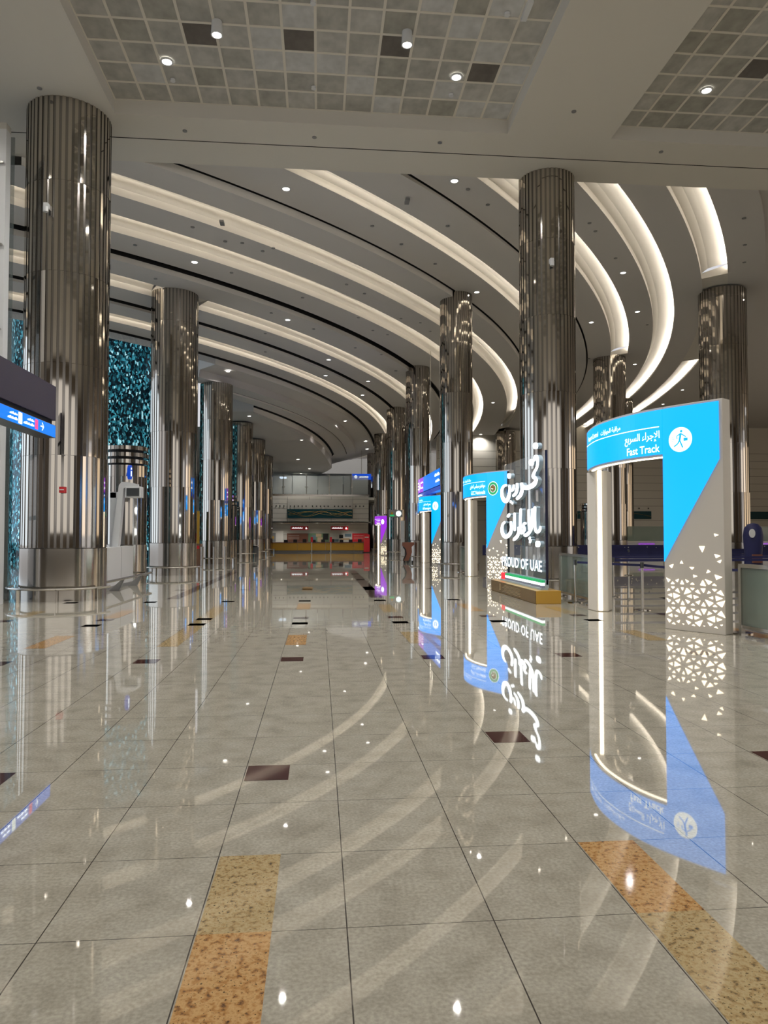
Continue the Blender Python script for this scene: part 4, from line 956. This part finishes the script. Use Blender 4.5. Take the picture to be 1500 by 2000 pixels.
for x0, x1, mm, lab in PN:
    t = thing('wall_poster', ((x0+x1)/2,YW,.9), lab, 'poster'); MB().box(x0,x1,YW-.02,YW+.03,.9,1.74).build('board', mm, t); q = MB(); y = YW-.03
    if mm == 'pic_green':
        q.box(x0+.35,x0+.75,y,y+.01,.95,1.55,0); q.box(x0+.9,x0+1.4,y,y+.01,.9,1.35,1); q.box(x0+1.45,x0+1.95,y,y+.01,1.1,1.7,2); q.box(x0+.75,x0+1.3,y-.005,y,1.4,1.7,1)
        q.build('picture_shapes', ['pic_blue','skin_tan','black'], t)
    elif mm == 'pic_pale':
        q.box(x0+.2,x0+.9,y,y+.01,.9,1.15,0); q.box(x0+.95,x0+1.35,y,y+.01,1.25,1.6,2); q.box(x0+1.1,x0+2.0,y-.005,y,1.05,1.25,1); q.box(x0+1.5,x0+2.15,y,y+.01,1.4,1.7,0)
        q.build('picture_shapes', ['pic_blue','skin_tan','black'], t)
    else:
        for k in range(3):
            for i in range(9): q.box(x0+.15+i*.12,x0+.23+i*.12,y,y+.01,1.5-k*.16,1.54-k*.16)
        q.build('lettering', 'pic_pale', t)
t = thing('counter', (-.1,66.6,0), 'long ochre service counter at the far end of the hall', 'counter')
for i, (a, b_) in enumerate(((-4.6,-2.0),(-1.98,.6),(.62,3.2),(3.22,4.3))): MB().box(a,b_,66.2,66.9,.16,.84).build('front_panel', 'yellow', t)
MB().box(-4.7,4.4,66.1,67.0,.84,.90).build('worktop', 'brown', t); MB().box(-4.6,4.3,66.3,66.8,0,.16).build('recessed_base', 'grey', t)
q = MB()
for i in range(9): q.box(-3.2+i*.85,-2.85+i*.85,66.5,66.6,.9,1.12+.04*(i%3))
q.build('equipment', 'black', t)
t = thing('kiosk', (4.3,63.9,0), 'upright red kiosk at the right end of the ochre counter', 'kiosk')
MB().box(3.98,4.5,63.7,64.1,.03,1.62).build('red_cabinet', 'red', t); MB().box(3.9,4.6,63.6,64.2,0,.06).build('base', 'black', t); MB().box(4.05,4.4,63.68,63.7,1.32,1.42).build('lettering', 'pic_pale', t)
for i, x in enumerate((-.63,1.05)):
    t = thing('queue_sign', (x,63.6,0), ['slim steel queue sign with red head, left one before the ochre counter','slim steel queue sign with red head, right one before the ochre counter'][i], 'sign', 'queue signs before the counter')
    MB().cyl(x,63.6,.02,.95,.035,10).build('pole', 'rail', t); MB().cyl(x,63.6,0,.03,.2,16).build('base', 'brushed', t); MB().box(x-.1,x+.1,63.55,63.6,.95,1.4).build('red_head', 'red', t)
MB  # doorway on the left of the counter wall
struct(MB().box(-4.75,-3.5,YW-.03,YW+.02,0,2.0).build('door_1', 'portal_light')); o = MB().box(-4.75,-4.25,YW-.08,YW-.03,.9,1.78).build('door_2', 'grey'); struct(o)
o = MB().box(-4.6,-4.42,YW-.09,YW-.08,1.2,1.45).build('notice', 'orange', loc=(-4.5,YW-.085,1.2)); tag(o, 'small yellow notice on the grey door at the left of the counter wall', 'notice')
# cool skylight strip in the far ceiling
o = MB().box(-4.6,2.6,84,86,8.28,8.33).build('light_panel', 'cool_lit', loc=(-1,85,8.28)); tag(o, 'long cool white light panel in the ceiling above the frosted glass room', 'light')
W('ceiling', -34, 22, 81, 95.2, 8.36, 8.5, m_='plaster')

# ================================================================= CEILING FITTINGS
LIT = [[-1.05, 22.16, 12.36], [4.13, 21.48, 12.51], [-4.58, 26.54, 11.61], [6.94, 30.97, 12.36], [12.7, 28.76, 12.61], [15.62, 33.76, 12.61], [13.9, 35.38, 12.51], [-1.44, 32.52, 11.36], [0.5, 38.97, 11.16], [0.36, 42.22, 11.01], [3.02, 44.23, 11.16], [2.89, 47.89, 11.01], [20.28, 44.3, 12.61], [27.83, 52.54, 12.76], [29.22, 58.47, 12.76], [-4.93, 39.1, 10.43], [-4.59, 47.57, 9.42], [-1.38, 56.29, 9.03], [0.02, 57.31, 9.84], [1.1, 63.19, 9.84], [1.8, 69.21, 9.84], [1.99, 55.41, 10.43], [4.36, 67.41, 10.43], [4.91, 73.44, 10.43], [-1.95, 66.46, 8.57], [13.42, 54.33, 11.86], [16.41, 71.65, 11.86], [14.84, 90.85, 12.36]]
DOTS = [[-3.3, 25.18, 11.86], [-2.72, 25.26, 11.86], [-4.23, 24.09, 11.86], [-2.06, 25.93, 11.86], [-1.66, 25.62, 11.86], [-6.36, 25.16, 11.61], [-6.24, 27.73, 11.36], [-3.36, 27.51, 11.61], [1.82, 24.61, 12.36], [3.01, 26.05, 12.36], [4.57, 27.87, 12.36], [1.1, 29.11, 11.86], [-0.72, 30.17, 11.61], [1.9, 30.16, 11.86], [4.46, 24.49, 12.41], [4.66, 21.99, 12.51], [5.53, 22.97, 12.51], [9.49, 24.24, 12.61], [9.96, 24.88, 12.61], [11.74, 27.28, 12.61], [16.32, 25.92, 12.76], [14.91, 23.71, 12.76], [17.34, 27.6, 12.76], [3.85, 33.53, 11.86], [4.86, 34.1, 11.86], [5.56, 35.53, 11.86], [2.6, 34.74, 11.61], [1.86, 37.14, 11.36], [4.53, 42.17, 11.36], [3.39, 35.39, 11.61], [-2.12, 31.6, 11.36], [-0.29, 33.88, 11.36], [-2.57, 34.16, 11.16], [-2.78, 37.03, 11.01], [1.78, 32.74, 11.61], [3.34, 38.39, 11.36], [17.12, 35.87, 12.61], [16.61, 42.74, 12.51]]
def spot(x, y, z, power, par):
    l = bpy.data.lights.new('downlight_beam', 'SPOT'); l.energy = power; l.spot_size = radians(140); l.spot_blend = 1; l.shadow_soft_size = .06; l.color = (1,.965,.915)
    o = bpy.data.objects.new('downlight_beam', l); o.location = (0,0,-.02); o.parent = par; COL.objects.link(o)
def downlight(x, y, z, label, group, r=.15, power=900):
    t = thing('downlight', (x,y,z), label, 'downlight', group)
    q = MB(); q.lathe(x, y, [(r,z-.005),(r,z-.03),(r*.74,z-.035),(r*.70,z-.006)], 20); q.build('trim_ring', 'white', t)
    q = MB(); q.cyl(x, y, z-.022, z-.012, r*.72, 18); q.build('lens', 'lamp', t)
    spot(x, y, z-.05, power, t); return t
for x, y, z in LIT:
    far = y > 47
    downlight(x, y, z, 'round lit downlight set in the stepped ceiling over the far hall' if far else 'round lit downlight set in the curved ceiling bands', 'downlights over the far hall' if far else 'downlights in the curved ceiling', .15 if y < 60 else .19, 900 if z > 10.6 else 120 if 9.6 < z < 10 else 850)
EXTRA = [(-3.5,9.5,ZC-.01),(3.2,9.5,ZC-.01),(9.4,9.5,ZC-.01),(16,9.5,ZC-.01),(-3.5,1,ZN),(3.2,1,ZN),(11,1,ZN),(-9,6,ZN),(-9,14,ZN),  # downlights added to brighten the near hall and the booth area
         (21,30,12.73),(30,38,12.98),(24,47,12.73),(37,52,12.98),(33,62,12.98),(24,66,12.73),(44,40,12.98)]
for x, y, z in EXTRA:
    downlight(x, y, z, 'round downlight added in the ceiling to light the queue and booth area' if y > 20 else 'unseen round downlight added in the near ceiling, above and behind the viewer', 'added downlights over the booth area' if y > 20 else 'added downlights over the viewer', .15, 1000 if y < 60 else 350)
for x in (-3.6, -.2, 3.2):  # balcony downlights added to brighten the far counter
    downlight(x, YF0+2, 2.73, 'small downlight added under the balcony to light the far counter', 'added downlights under the far balcony', .1, 220)
for x, y in ((-1, 74), (-2, 80), (-10, 76)):  # upper-floor downlights added to lift the dark far end
    downlight(x, y, 8.40, 'downlight added to light the upper floor behind the parapet', 'added downlights of the upper floor', .16, 350)
for (x, y), lab in zip(((-3.51,16.51),(3.22,16.46),(9.41,16.41)), ('recessed lit downlight near the left end of the panelled coffer','recessed lit downlight near the right end of the panelled coffer','recessed lit downlight in the right-hand coffer')):
    downlight(x, y, ZC-.01, lab, None, .15, 1100)
for (x, y), lab in zip(((-2.19,15.14),(1.87,15.08)), ('white cylinder lamp under the panelled coffer, left one','white cylinder lamp under the panelled coffer, right one')):
    t = thing('cylinder_lamp', (x,y,ZC), lab, 'lamp'); q = MB(); q.lathe(x, y, [(0,ZC-.005),(.11,ZC-.005),(.125,ZC-.30),(.10,ZC-.30),(.09,ZC-.24)], 24); q.build('cylinder_shade', 'white', t, smooth=True)
    q = MB(); q.cyl(x, y, ZC-.27, ZC-.25, .095, 18); q.build('lens', 'lamp', t); spot(x, y, ZC-.32, 1100, t)
    [setattr(c,'location',(0,0,-.34)) for c in t.children if c.type=='LIGHT']
for x, y, z in DOTS:
    q = MB(); q.cyl(x, y, z-.03, z-.003, .07 if y < 40 else .1, 14); o = q.build('ceiling_detector', 'grey', loc=(x,y,z)); tag(o, 'small round grey detector on the curved ceiling', 'detector', 'detectors on the curved ceiling')
for x, y, z in ((-3.51,17.18,ZC-.012),(-.16,17.17,ZC-.012),(3.22,17.15,ZC-.012),(-.15,14.37,ZC-.012),(3.88,14.33,ZC-.012)):
    q = MB(); q.cyl(x, y, z-.05, z, .06, 14); o = q.build('ceiling_detector', 'white', loc=(x,y,z)); tag(o, 'small round detector among the square ceiling panels', 'detector', 'detectors in the panelled coffer')
for x, y, z in ((-6.59,17.23,ZN),(-3.51,18.74,ZN),(-.15,18.74,ZN),(3.2,18.69,ZN),(6.28,16.99,ZN),(9.33,18.6,ZN)):
    q = MB(); q.cyl(x, y, z-.02, z-.001, .06, 14); o = q.build('ceiling_detector', 'grey', loc=(x,y,z)); tag(o, 'small round cap on the plaster beam of the near ceiling', 'detector', 'caps on the near plaster beams')
o = MB().box(4.2,4.32,13.9,14.45,ZC-.08,ZC-.015).build('exit_sensor', 'white', loc=(4.26,14.2,ZC)); tag(o, 'narrow white rectangular fitting in the panelled coffer', 'fitting')
for x, y, z in ((-3.2,23.6,11.85),(2.8,22.6,12.35)):
    o = MB().box(x-.07,x+.07,y-.16,y+.16,z-.07,z-.003).build('ceiling_speaker', 'grey', loc=(x,y,z)); tag(o, 'small grey rectangular fitting on the curved ceiling, ' + ('left one' if x < 0 else 'right one'), 'fitting')
